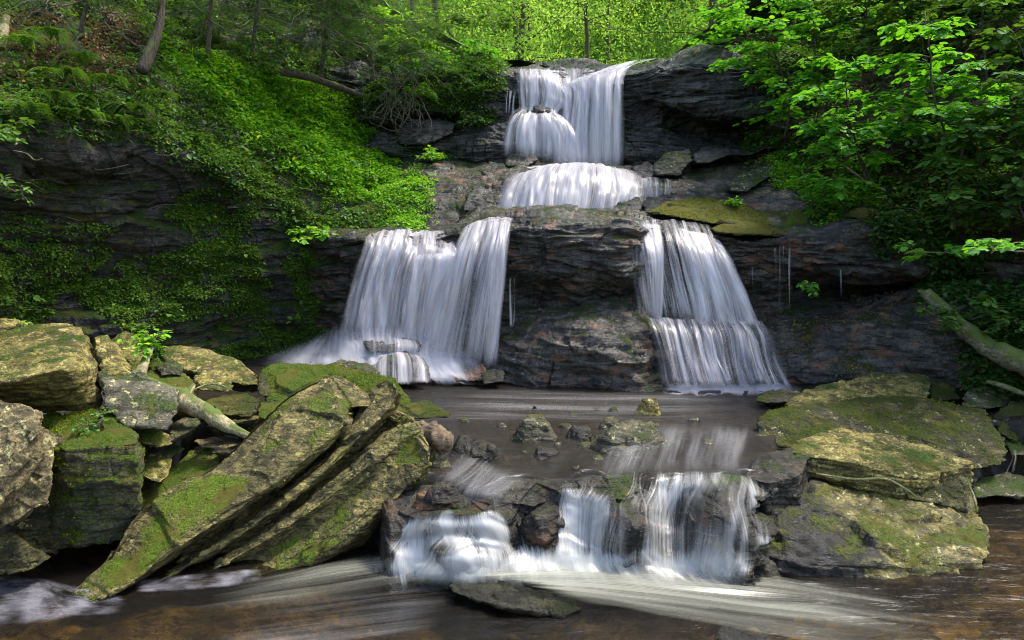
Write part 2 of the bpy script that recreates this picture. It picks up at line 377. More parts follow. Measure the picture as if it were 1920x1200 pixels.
M['foam'] = fall_mat('soft foam', dens=.92, lo=.20, hi=.58, coarse=1.8, fine=7, vs=1.2, edge=.22, top=.35, bot=.35, tint=(.60, .60, .66))
M['low_foam'] = fall_mat('churned foam', dens=.8, lo=.26, hi=.66, coarse=2.6, fine=12, vs=.35, edge=.35, top=.3, bot=.45, tint=(.55, .56, .52))
M['stream_foam'] = fall_mat('streaked running foam', dens=.85, lo=.32, hi=.68, coarse=2.6, fine=15, vs=.22, edge=.35, top=.12, bot=.4, tint=(.48, .49, .40))
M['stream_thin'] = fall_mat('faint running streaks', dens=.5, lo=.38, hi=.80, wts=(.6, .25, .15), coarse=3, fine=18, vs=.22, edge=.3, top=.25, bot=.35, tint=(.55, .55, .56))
M['rim_foam'] = fall_mat('still scum foam', dens=.6, lo=.34, hi=.70, coarse=3, fine=14, vs=3., edge=.2, top=.08, bot=.15, tint=(.42, .42, .48))
M['cascade'] = fall_mat('cascade water over rock', dens=.85, lo=.37, hi=.70, wts=(.46, .32, .22), coarse=8, fine=34, vs=.10, edge=.06, top=.0, bot=.1, attr=True, tint=(.50, .505, .50))
M['pool'] = water_mat('dark pool water', murk=.45)
M['stream'] = water_mat('clear brown water', tint=(.60, .52, .37), murk=.2)

# ------------------------------------------------------------------ big terrain patches
SURF = {}
def patch(name, cols, nr, nc, mat, seed, amp=(.30, .15, .065), T=(.62, .22, .075), big=.22, fac=.07, label=None, mask=None):
    """cols: list of columns, each (px, [(py, Y), ...]) from bottom to top"""
    A = np.array([[at(px, py, Y) for (py, Y) in rows] for px, rows in cols])      # (C,R,3)
    A = A.transpose(1, 0, 2)
    G = resample(A, nr); G = resample(G.transpose(1, 0, 2), nc).transpose(1, 0, 2)
    N = grid_normals(G)
    # smooth normals so displacement does not cross
    for _ in range(6):
        N = N.copy(); N[1:-1] = (N[:-2] + N[2:] + N[1:-1]) / 3; N[:, 1:-1] = (N[:, :-2] + N[:, 2:] + N[:, 1:-1]) / 3
    N /= np.linalg.norm(N, axis=2, keepdims=True)
    P = G.reshape(-1, 3); n = N.reshape(-1, 3)
    steep = 1 - np.abs(n[:, 2]) * .75
    d = big * fbm(P * .55, 3, seed) + fac * facet(P * np.array((1.1, 1.1, 1.9)), seed + 5) + fac * .35 * facet(P * np.array((3.2, 3.2, 5.)), seed + 9)
    d = d + steep * (amp[0] * strata(P, T[0], seed + 20) + amp[1] * strata(P, T[1], seed + 30, 1.7) + amp[2] * strata(P, T[2], seed + 50, 3.1))
    d = d + .012 * fbm(P * 9, 3, seed + 70)
    if mask is not None: d = d * mask(P)
    V = P + n * d[:, None]
    me = make_mesh(name, V, [grid_faces(nr, nc)], smooth=True)
    o = link(name, me, mat, loc=V.mean(0)); tag(o, label, None, None, 'structure')
    SURF[name + str(seed)] = (V.reshape(nr, nc, 3), grid_normals(V.reshape(nr, nc, 3)))
    return o, SURF[name + str(seed)]

lower, SL = patch('cliff', [
    (560, [(700, 15.8), (655, 15.5), (600, 15.3), (540, 15), (500, 14.8), (470, 14.6), (450, 14.6), (430, 15.7), (410, 17.2)]),
    (680, [(720, 14.2), (680, 14.1), (600, 14.1), (540, 14.1), (490, 13.9), (460, 13.7), (444, 13.8), (430, 15), (405, 16.5)]),
    (760, [(735, 13.4), (690, 13.4), (610, 13.6), (540, 13.8), (490, 13.6), (462, 13.5), (444, 13.6), (424, 14.8), (400, 16.5)]),
    (860, [(742, 12.9), (700, 12.9), (620, 13.2), (540, 13.4), (480, 13.3), (452, 13.1), (433, 13.3), (416, 14.5), (392, 16.5)]),
    (940, [(748, 12.1), (705, 12.1), (630, 12.7), (560, 13), (500, 12.8), (440, 12.7), (420, 12.9), (404, 14.2), (388, 16.5)]),
    (1000, [(756, 11.5), (722, 11.5), (640, 12.0), (570, 12.9), (520, 12.3), (440, 12.2), (403, 12.7), (396, 14), (385, 16)]),
    (1080, [(756, 11.4), (722, 11.4), (615, 11.8), (570, 12.9), (520, 12.2), (440, 12.1), (400, 12.6), (393, 14), (383, 16)]),
    (1180, [(756, 11.4), (722, 11.4), (605, 11.8), (560, 12.8), (510, 12.3), (445, 12.2), (408, 12.7), (398, 14), (385, 16)]),
    (1260, [(756, 11.6), (722, 11.6), (640, 12.0), (600, 12.6), (520, 12.9), (450, 12.8), (420, 12.9), (404, 14), (385, 16)]),
    (1340, [(756, 11.7), (722, 11.8), (650, 12.3), (610, 12.7), (530, 12.9), (460, 12.7), (432, 12.8), (412, 14), (385, 16)]),
    (1420, [(756, 11.8), (722, 11.9), (680, 12.3), (620, 12.8), (560, 13), (500, 12.6), (445, 12.6), (425, 13.5), (380, 15.5)]),
    (1500, [(760, 12.0), (722, 12.0), (670, 12.2), (590, 13.1), (550, 13.5), (500, 12.4), (440, 12.3), (425, 13.5), (380, 15.5)]),
    (1620, [(760, 11.5), (725, 11.5), (640, 11.9), (562, 12.7), (545, 14.2), (525, 12.2), (435, 12.2), (420, 13.5), (380, 15)]),
    (1760, [(760, 10.9), (725, 10.9), (640, 11.2), (550, 12), (532, 13.8), (512, 12.1), (430, 12.1), (400, 13), (370, 14)]),
    (1940, [(770, 10), (725, 10), (640, 10.3), (560, 11), (530, 12.6), (505, 11.6), (420, 11.5), (390, 12), (360, 13)]),
    (2300, [(800, 8.5), (725, 8.5), (640, 8.7), (560, 9), (530, 10), (505, 9.6), (420, 9.5), (390, 10), (360, 11)]),
], 330, 820, M['cliff'], 3, label='wet dark layered rock wall carrying the lower falls')

mid, SM = patch('cliff', [
    (600, [(490, 14.9), (440, 15.4), (405, 15.9), (370, 16.6), (330, 17.4), (290, 18.4)]),
    (740, [(465, 14.3), (420, 14.9), (385, 15.6), (350, 16.4), (315, 17.4), (285, 18.4)]),
    (840, [(445, 13.9), (408, 14.9), (375, 15.6), (345, 16.2), (320, 17), (295, 18.4)]),
    (920, [(435, 13.9), (405, 15), (375, 15.5), (340, 16), (322, 16.8), (300, 18.4)]),
    (1000, [(430, 14.2), (404, 15), (370, 15.4), (330, 15.9), (314, 16.6), (295, 18.4)]),
    (1080, [(430, 14.2), (402, 15), (365, 15.4), (328, 15.9), (312, 16.6), (292, 18.4)]),
    (1160, [(430, 14.2), (402, 15), (370, 15.4), (332, 15.9), (316, 16.6), (295, 18.4)]),
    (1240, [(430, 14.2), (397, 14.9), (375, 15.6), (348, 15.9), (332, 16.6), (300, 18.4)]),
    (1330, [(430, 13.8), (398, 14.5), (375, 15.4), (345, 16), (315, 16.8), (285, 18.2)]),
    (1430, [(450, 13), (405, 14), (375, 14.8), (345, 15.5), (305, 16.5), (265, 17.8)]),
    (1560, [(455, 12.8), (405, 13.6), (370, 14.4), (330, 15.2), (290, 16), (235, 17.2)]),
], 170, 560, M['cliff'], 103, amp=(.18, .12, .055), big=.14, label='wet dark rock shelf between the lower and upper falls')

upper, SU = patch('cliff', [
    (560, [(350, 18), (300, 18), (250, 18.2), (210, 18.5), (170, 18.7), (130, 19), (95, 20)]),
    (660, [(335, 18), (290, 18), (250, 18.3), (210, 18.5), (170, 18.7), (130, 19), (95, 20)]),
    (740, [(325, 17.9), (270, 17.9), (235, 18.8), (205, 18.0), (165, 18.4), (130, 18.8), (100, 20)]),
    (840, [(320, 17.8), (270, 17.8), (235, 18.6), (205, 18.0), (165, 18.3), (135, 18.7), (108, 20)]),
    (920, [(315, 17.7), (270, 17.7), (230, 18.2), (200, 18.0), (165, 18.1), (138, 18.5), (124, 20)]),
    (1000, [(318, 17.6), (262, 17.7), (218, 17.9), (206, 18.3), (165, 18.4), (138, 18.6), (127, 21)]),
    (1080, [(318, 17.6), (250, 17.9), (215, 18.1), (190, 18.3), (168, 18.4), (142, 18.7), (126, 21)]),
    (1160, [(318, 17.6), (250, 17.8), (210, 17.9), (185, 18.0), (158, 18.1), (130, 18.4), (117, 21)]),
    (1240, [(318, 17.3), (265, 17.6), (220, 17.8), (190, 17.4), (150, 17.4), (115, 17.8), (102, 20)]),
    (1330, [(310, 17), (275, 17.8), (245, 18.3), (205, 17.2), (145, 17.1), (108, 17.5), (92, 20)]),
    (1430, [(300, 16.6), (275, 17.5), (248, 18.0), (212, 16.9), (150, 16.8), (115, 17.2), (95, 19)]),
    (1560, [(280, 16), (250, 16.5), (215, 16.8), (180, 16.5), (140, 16.4), (100, 17), (80, 19)]),
], 280, 620, M['upper'], 203, amp=(.28, .16, .07), T=(.55, .2, .07), label='tall dark ledged rock wall behind the upper fall')

leftc, SW = patch('cliff', [
    (-500, [(760, 6.5), (600, 6.5), (450, 6.5), (350, 6.4), (230, 6.1), (170, 7.2), (90, 8.4), (0, 9.6), (-160, 12)]),
    (-200, [(730, 8.6), (600, 8.6), (450, 8.6), (350, 8.5), (240, 8.1), (170, 9.0), (90, 10.0), (0, 11), (-120, 12.8)]),
    (0, [(710, 10.5), (600, 10.5), (450, 10.5), (340, 10.4), (235, 9.9), (170, 10.6), (100, 11.6), (20, 12.8), (-100, 14.4)]),
    (120, [(700, 11.6), (600, 11.5), (450, 11.5), (340, 11.4), (250, 10.8), (180, 11.6), (110, 12.6), (30, 13.8), (-90, 15.4)]),
    (240, [(690, 12.6), (600, 12.5), (450, 12.5), (345, 12.4), (255, 11.8), (190, 12.5), (120, 13.6), (40, 14.8), (-80, 16.4)]),
    (360, [(685, 13.6), (600, 13.5), (460, 13.5), (380, 13.3), (290, 12.9), (210, 13.7), (130, 14.9), (60, 16.2), (-70, 18)]),
    (480, [(680, 14.5), (600, 14.4), (480, 14.3), (410, 14.0), (340, 13.9), (250, 14.9), (180, 16.0), (110, 17.2), (-40, 19)]),
    (580, [(677, 15.1), (600, 15.0), (500, 14.8), (440, 14.5), (380, 14.7), (290, 15.8), (220, 17.0), (150, 18.0), (-10, 19.8)]),
    (670, [(675, 15.5), (600, 15.3), (515, 14.9), (465, 14.6), (410, 15.2), (330, 16.6), (270, 17.8), (190, 18.7), (60, 20.5)]),
    (780, [(675, 16), (600, 15.8), (520, 15.5), (470, 15.2), (430, 15.8), (345, 17.6), (300, 18.6), (250, 19.4), (160, 21)]),
], 420, 640, M['left'], 303, amp=(.26, .13, .05), big=.3, label='shaded overhanging left cliff with mossy ledges')

hill, SH = patch('hillside', [
    (1330, [(210, 20.5), (180, 20.5), (150, 20.5), (105, 20.3), (70, 21.5), (20, 24), (-80, 29)]),
    (1400, [(330, 18), (270, 18), (200, 18.2), (150, 18.6), (95, 19.6), (20, 22), (-80, 26)]),
    (1450, [(440, 14.4), (370, 15.2), (300, 16.2), (230, 17.2), (140, 18.2), (40, 20.5), (-90, 24)]),
    (1530, [(460, 12.9), (385, 13.7), (310, 14.6), (230, 15.6), (130, 16.9), (30, 18.8), (-120, 22)]),
    (1640, [(450, 12.3), (385, 12.9), (310, 13.6), (220, 14.5), (120, 15.6), (10, 17), (-160, 20)]),
    (1780, [(450, 12), (385, 12.1), (300, 12.7), (200, 13.5), (100, 14.4), (-10, 15.6), (-200, 18)]),
    (1940, [(480, 11.2), (390, 11.1), (300, 11.5), (200, 12.1), (100, 12.8), (-20, 13.8), (-240, 16)]),
    (2400, [(560, 8.8), (420, 8.8), (300, 9), (200, 9.4), (100, 9.8), (-20, 10.5), (-300, 12)]),
], 260, 420, M['soil'], 403, amp=(.12, .06, .03), fac=.2, big=.3, label='dark leaf strewn right hillside above the ledge')

# valley floor behind the top of the falls
def terrain_top():
    xs = np.linspace(-40, 46, 170); ys = np.linspace(19.6, 75, 110)
    X, Y = np.meshgrid(xs, ys); P = np.stack([X.ravel(), Y.ravel(), 0 * X.ravel()], 1)
    c = 2.5 + .12 * (P[:, 1] - 19)
    z = 7.15 + .02 * (P[:, 1] - 19) + np.maximum(0, P[:, 0] - c - 1.6) * .75 + np.maximum(0, -(P[:, 0] - c) - 2.8) * .6 + .35 * fbm(P * .4, 4, 5) * np.clip(abs(P[:, 0] - c) - 1.0, 0, 1.5)
    P[:, 2] = z + np.maximum(0, P[:, 1] - 48) * 1.05
    return P, grid_faces(110, 170)
P_, F_ = terrain_top()
M['farsoil'] = rock_mat('glow toned woodland floor', (.18, .28, .05), (.28, .40, .08), (.10, .16, .03), rough=.95, layer=(1, 1, 1))  # brightness of the far gaps put into the ground colour
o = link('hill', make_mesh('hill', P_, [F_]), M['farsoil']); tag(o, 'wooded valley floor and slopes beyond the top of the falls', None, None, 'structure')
SURF['top'] = P_.reshape(110, 170, 3)

# ------------------------------------------------------------------ stream bed and water surface
def lip(x):   # where the upper pool drops to the lower stream
    return 7.15 + .12 * np.sin(x * 3.1) + .10 * np.sin(x * 7.3 + 1) + np.where(x > 2.8, np.minimum((x - 2.8) * 2.4, 2.3), 0) + np.where(x < -1.75, np.minimum((-1.75 - x) * 2.2, 2.4), 0)
def bed():
    nx, ny = 420, 420
    xs = np.linspace(-13, 13, nx); ys = np.linspace(-4, 18, ny); X, Y = np.meshgrid(xs, ys)
    P = np.stack([X.ravel(), Y.ravel(), np.zeros(X.size)], 1)
    k = sstep(-.1, .35, P[:, 1] - lip(P[:, 0]))
    z = -1.12 + k * .92
    z = z + .10 * fbm(P * 1.6, 4, 60) + .05 * facet(P * 2.6, 61) + .03 * facet(P * 7, 62)
    z = z + .5 * sstep(4.9, 6.6, np.abs(P[:, 0] + .3)) * (P[:, 1] > 2) * 0
    P[:, 2] = z
    return P, grid_faces(ny, nx)
P_, F_ = bed()
o = link('stream_bed', make_mesh('stream_bed', P_, [F_]), M['bed']); tag(o, 'brown stony stream bed under the clear water', None, None, 'structure')
bk = Bag()
xs = np.linspace(-300, 300, 40); X, Y = np.meshgrid(xs, xs)
gz = -1.6 + 0 * X
bk.add(np.stack([X.ravel(), Y.ravel(), gz.ravel()], 1), grid_faces(40, 40))
o = link('ground', bk.mesh('ground'), M['soil']); tag(o, 'dark forest ground', None, None, 'structure')

def water():
    nx, ny = 520, 620
    xs = np.linspace(-10, 10, nx); ys = np.linspace(1, 17.5, ny); X, Y = np.meshgrid(xs, ys)
    P = np.stack([X.ravel(), Y.ravel(), np.zeros(X.size)], 1)
    k = sstep(-.22, .02, P[:, 1] - lip(P[:, 0]))
    z = ZL + k * (0 - ZL)
    act = np.exp(-((P[:, 1] - lip(P[:, 0]) - .1) / 1.1) ** 2)
    z = z + (.006 + .05 * act) * fbm(P * np.array((2.4, 1.1, 1)), 3, 80) + .006 * fbm(P * np.array((4, 9, 1.)), 3, 81)
    P[:, 2] = z
    return P, grid_faces(ny, nx)
P_, F_ = water()
o = link('water', make_mesh('water', P_, [F_]), M['stream']); tag(o, 'clear brown water of the pool and the stream below it', None, None, 'structure')

# ------------------------------------------------------------------ water sheets
def sheet(name, rows, mat, parent=None, nu=60, nv=90, ripple=.03, seed=0, label=None, lift=0., shift=0.):
    """rows: top to bottom, each a list of (px,py,Y) or world points (np arrays)"""
    A = np.array([[p if isinstance(p, np.ndarray) else at(*p) for p in r] for r in rows])
    if shift: A = A + np.array((0, -shift, 0))
    if lift: A = A + np.array((0, 0, lift))
    G = resample(A, nv); G = resample(G.transpose(1, 0, 2), nu).transpose(1, 0, 2)
    N = grid_normals(G); v = np.linspace(0, 1, nv)[:, None] + 0 * G[:, :, 0]; u = np.linspace(0, 1, nu)[None, :] + 0 * G[:, :, 0]
    wd = np.linalg.norm(np.diff(G, axis=1), axis=2).sum(1).mean(); ln = np.linalg.norm(np.diff(G, axis=0), axis=2).sum(0).mean()
    q = np.stack([(u * wd * 5).ravel(), (v * ln * .9).ravel(), np.full(u.size, seed * 3.3)], 1)
    d = ripple * fbm(q, 3, seed + 900) * (.3 + v.ravel())
    V = G.reshape(-1, 3) + N.reshape(-1, 3) * d[:, None]
    um = np.stack([(u * wd + seed * 5.7).ravel(), (v * ln + seed * 2.3).ravel()], 1); un = np.stack([u.ravel(), v.ravel()], 1)
    me = make_mesh(name, V, [grid_faces(nv, nu)], [('metres', um), ('unit', un)])
    if parent is None:
        o = link(name, me, mat, loc=V[-1]); o = tag(o, label, None, None, 'structure') if label else o
    else:
        o = link(name, me, mat, parent)
        L = np.array(parent.location, np.float32); n = len(me.vertices); co = np.empty(n * 3, np.float32)
        me.vertices.foreach_get('co', co); me.vertices.foreach_set('co', (co.reshape(-1, 3) - L).ravel()); me.update()
    return o
def fall(label, layers, foam=()):
    first = None
    for i, (rows, mat, kw) in enumerate(layers):
        if first is None: first = sheet('waterfall', rows, M[mat], seed=i + 1 + len(label), label=label, **kw)
        else: sheet('water_sheet', rows, M[mat], first, seed=i * 7 + len(label), **kw)
    for i, (rows, mat, kw) in enumerate(foam): sheet('foam', rows, M[mat], first, seed=50 + i * 3 + len(label), **kw)
    return first

# --- upper fall
U1 = [[(968, 130, 18.6), (1000, 128, 18.7), (1030, 130, 18.7), (1060, 132, 18.6)],
      [(968, 142, 18.1), (1000, 140, 18.1), (1030, 146, 18.1), (1058, 160, 18.1)],
      [(970, 170, 17.9), (1000, 172, 17.9), (1035, 182, 17.9), (1070, 195, 17.85)],
      [(972, 205, 17.85), (998, 207, 17.8), (1026, 208, 17.8), (1052, 214, 17.75)],
      [(960, 214, 17.5), (990, 214, 17.45), (1030, 216, 17.4), (1075, 228, 17.4)],
      [(945, 240, 17.3), (980, 244, 17.2), (1035, 250, 17.2), (1085, 260, 17.1)],
      [(938, 295, 17.2), (978, 300, 17.1), (1035, 310, 17.1), (1085, 318, 17.0)]]
U2 = [[(1040, 165, 18.2), (1075, 150, 18.3), (1120, 134, 18.3), (1196, 112, 18.5)],
      [(1052, 182, 17.9), (1085, 160, 17.9), (1130, 142, 17.8), (1180, 128, 17.9)],
      [(1050, 215, 17.7), (1085, 192, 17.6), (1128, 172, 17.5), (1170, 156, 17.6)],
      [(1040, 260, 17.4), (1080, 245, 17.4), (1125, 235, 17.3), (1170, 225, 17.4)],
      [(1030, 318, 17.2), (1078, 322, 17.2), (1125, 325, 17.2), (1168, 322, 17.3)]]
U3 = [[(1150, 122, 18.5), (1175, 116, 18.5), (1200, 111, 18.7), (1240, 108, 18.9)],
      [(1125, 130, 18.2), (1150, 128, 18.2), (1172, 126, 18.2), (1192, 120, 18.2)],
      [(1090, 146, 17.95), (1120, 145, 17.9), (1145, 142, 17.9), (1172, 138, 17.9)],
      [(1080, 165, 17.8), (1110, 165, 17.75), (1140, 162, 17.7), (1170, 160, 17.7)]]
U4 = [[(972, 128, 19.5), (1020, 125, 20), (1070, 126, 20), (1130, 120, 20)],
      [(972, 134, 18.8), (1020, 131, 18.9), (1070, 134, 18.9), (1120, 130, 18.9)],
      [(980, 142, 18.3), (1020, 142, 18.35), (1070, 152, 18.3), (1110, 142, 18.3)],
      [(990, 155, 18.1), (1025, 165, 18.15), (1060, 178, 18.15), (1090, 165, 18.1)]]
UV_ = [[(948, 170, 18.0), (958, 170, 18.0), (968, 172, 18.0)], [(946, 190, 17.9), (956, 190, 17.9), (966, 190, 17.9)], [(946, 215, 17.8), (955, 215, 17.8), (965, 215, 17.8)]]
f_up = fall('tall white upper waterfall dropping from the rim in two joined streams', [
    (U2, 'fall_dense', dict(ripple=.05)), (U2, 'fall', dict(ripple=.07, shift=.12)),
    (U1, 'fall_dense', dict(ripple=.05)), (U1, 'fall_thin', dict(ripple=.07, shift=.1)),
    (U3, 'fall_dense', dict(ripple=.03)), (U4, 'fall', dict(ripple=.03)), (UV_, 'fall_thin', {}),
])
# --- dome
D1 = [[(985, 322, 17.0), (1050, 312, 17.0), (1120, 312, 17.0), (1200, 330, 17.0)],
      [(970, 322, 16.2), (1045, 308, 16.1), (1120, 308, 16.1), (1205, 332, 16.2)],
      [(950, 336, 15.6), (1035, 322, 15.35), (1120, 322, 15.35), (1208, 346, 15.6)],
      [(935, 365, 15.2), (1025, 358, 14.95), (1118, 358, 14.95), (1208, 370, 15.3)],
      [(922, 402, 14.95), (1020, 408, 14.6), (1110, 404, 14.7), (1200, 390, 15.1)]]
D2 = [[(1195, 334, 16.3), (1225, 331, 16.3), (1262, 336, 16.3)], [(1196, 345, 15.8), (1228, 340, 15.7), (1264, 345, 15.8)], [(1198, 372, 15.5), (1230, 372, 15.4), (1260, 368, 15.5)]]
fall('wide domed middle cascade below the upper waterfall', [
    (D1, 'fall_dense', dict(ripple=.05, nu=90)), (D1, 'fall', dict(ripple=.08, shift=.1, nu=90)), (D2, 'fall', {})],
    foam=[([[(990, 330, 16.7), (1080, 322, 16.7), (1180, 330, 16.7)], [(960, 318, 16.6), (1080, 306, 16.4), (1200, 322, 16.5)], [(950, 332, 15.9), (1080, 316, 15.6), (1205, 338, 15.9)]], 'foam', {})])
# --- lower left fall
A1 = [[(700, 436, 14.6), (745, 430, 14.8), (800, 432, 14.6), (880, 430, 14.4)],
      [(690, 441, 13.9), (745, 436, 14.0), (800, 440, 13.9), (884, 440, 13.8)],
      [(678, 470, 13.4), (735, 468, 13.4), (795, 478, 13.3), (876, 480, 13.3)],
      [(655, 540, 13.2), (715, 540, 13.2), (780, 548, 13.1), (858, 560, 13.1)],
      [(632, 640, 13.1), (700, 645, 13.0), (765, 665, 12.8), (840, 680, 12.7)]]
A2 = [[(778, 478, 13.1), (820, 474, 13.0), (862, 470, 13.0)], [(772, 495, 12.85), (815, 492, 12.8), (856, 488, 12.8)], [(765, 560, 12.7), (800, 562, 12.7), (835, 560, 12.7)], [(758, 648, 12.7), (785, 655, 12.7), (812, 660, 12.7)]]
A3 = [[(872, 424, 13.7), (915, 413, 13.8), (945, 410, 13.8), (968, 408, 13.8)],
      [(866, 430, 13.1), (912, 416, 13.1), (942, 412, 13.1), (962, 412, 13.1)],
      [(846, 480, 12.6), (895, 470, 12.5), (930, 465, 12.4), (955, 462, 12.4)],
      [(820, 570, 12.4), (875, 565, 12.3), (915, 560, 12.2), (945, 560, 12.2)],
      [(788, 690, 12.3), (850, 695, 12.2), (895, 695, 12.1), (930, 690, 12.1)]]
A4 = [[(918, 415, 12.9), (935, 413, 12.9), (958, 412, 12.9)], [(912, 470, 12.3), (928, 468, 12.3), (950, 468, 12.3)], [(908, 570, 12.1), (924, 570, 12.1), (942, 570, 12.1)], [(905, 695, 12.0), (918, 695, 12.0), (932, 695, 12.0)]]
FO = [[(575, 640, 14.0), (640, 610, 13.4), (720, 605, 13.1), (800, 620, 12.8), (880, 655, 12.2)],
      [(500, 668, 14.2), (640, 660, 13.0), (720, 662, 12.6), (800, 675, 12.4), (900, 692, 12.0)],
      [(480, 682, 13.9), (640, 684, 12.7), (730, 694, 12.2), (820, 706, 11.9), (905, 712, 11.75)],
      [(480, 692, 13.6), (645, 702, 12.3), (740, 714, 11.8), (830, 722, 11.65), (915, 722, 11.6)]]
LV = [[(950, 520, 12.2), (958, 520, 12.2), (966, 522, 12.2)], [(951, 570, 12.1), (958, 570, 12.1), (966, 570, 12.1)], [(953, 615, 12.1), (958, 615, 12.1), (964, 615, 12.1)]]
fall('broad lower left waterfall spilling off the ledge beside the mossy cliff', [
    (A1, 'fall_dense', dict(ripple=.07, nu=110, nv=120)), (A1, 'fall', dict(ripple=.1, shift=.15, nu=110)), (A2, 'fall_dense', dict(ripple=.06)),
    (A3, 'fall', dict(ripple=.06)), (A3, 'fall', dict(ripple=.08, shift=.12)), (A4, 'fall', dict(ripple=.04)), (LV, 'fall_thin', {})],
    foam=[(FO, 'foam', dict(nu=90)), (FO, 'foam', dict(nu=90, lift=.08, shift=.1))])
# --- lower right fall
B1 = [[(1172, 414, 13.4), (1225, 412, 13.6), (1280, 414, 13.6), (1330, 422, 13.6)],
      [(1175, 420, 12.8), (1225, 418, 12.85), (1285, 421, 12.85), (1340, 432, 12.9)],
      [(1178, 460, 12.3), (1235, 458, 12.3), (1300, 465, 12.3), (1362, 480, 12.4)],
      [(1185, 530, 12.2), (1250, 530, 12.1), (1320, 535, 12.1), (1392, 545, 12.2)],
      [(1192, 598, 12.1), (1265, 605, 12.0), (1345, 610, 12.0), (1425, 612, 12.1)]]
B2 = [[(1262, 424, 12.7), (1290, 430, 12.6), (1330, 440, 12.6), (1352, 452, 12.7)],
      [(1280, 470, 12.1), (1310, 476, 12.1), (1345, 482, 12.1), (1375, 492, 12.2)],
      [(1295, 540, 11.9), (1330, 545, 11.9), (1370, 550, 11.9), (1402, 556, 12.0)],
      [(1300, 612, 11.8), (1345, 615, 11.8), (1390, 618, 11.8), (1432, 615, 11.9)]]
B3 = [[(1205, 592, 12.1), (1290, 596, 12.0), (1370, 600, 12.0), (1430, 600, 12.1)],
      [(1214, 612, 11.8), (1300, 622, 11.7), (1385, 628, 11.7), (1448, 632, 11.8)],
      [(1228, 665, 11.5), (1310, 672, 11.4), (1395, 676, 11.4), (1465, 680, 11.5)],
      [(1236, 726, 11.2), (1325, 728, 11.1), (1410, 728, 11.1), (1492, 726, 11.2)]]
B4 = [[(1196, 420, 12.7), (1216, 418, 12.7), (1238, 420, 12.7)], [(1212, 480, 12.0), (1228, 480, 12.0), (1246, 480, 12.0)], [(1222, 610, 11.9), (1232, 612, 11.9), (1242, 612, 11.9)]]
FR = [[(1228, 716, 11.3), (1300, 716, 11.3), (1400, 716, 11.3), (1488, 714, 11.4)], [(1225, 728, 11.1), (1300, 730, 11.0), (1400, 730, 11.0), (1500, 726, 11.1)], [(1222, 740, 10.95), (1300, 742, 10.9), (1400, 741, 10.9), (1512, 736, 11.0)]]
FR = [[p if i == 0 else onz(p[0], p[1], .02) for p in r] for i, r in enumerate(FR)]
fall('lower right waterfall fanning over a stepped rock into the pool', [
    (B1, 'fall_thin', dict(ripple=.06, nu=110)), (B1, 'fall_thin', dict(ripple=.05, nu=110, shift=.1)), (B1, 'veil', dict(ripple=.05, nu=110, shift=.15)), (B2, 'fall_dense', dict(ripple=.06)),
    (B3, 'fall', dict(ripple=.09, nu=110)), (B3, 'fall_thin', dict(ripple=.1, nu=110, shift=.12)), (B4, 'fall', {})], foam=[(FR, 'foam', {})])
# --- trickles off the right ledge
for i, (a, b, y0, y1, yy) in enumerate([(1452, 1456, 462, 575, 12.0), (1460, 1472, 458, 580, 12.0), (1478, 1482, 462, 590, 12.0), (1574, 1577, 505, 560, 11.95), (1408, 1411, 500, 540, 12.2)]):
    o = sheet('trickle', [[(a, y0, yy), ((a + b) / 2, y0, yy), (b, y0, yy)], [(a, (y0 + y1) / 2, yy - .05), ((a + b) / 2, (y0 + y1) / 2, yy - .05), (b, (y0 + y1) / 2, yy - .05)], [(a, y1, yy - .05), ((a + b) / 2, y1, yy - .05), (b, y1, yy - .05)]],
          M['fall_thin'], nu=8, nv=30, seed=200 + i, label='thin water trickle dripping off the right ledge')

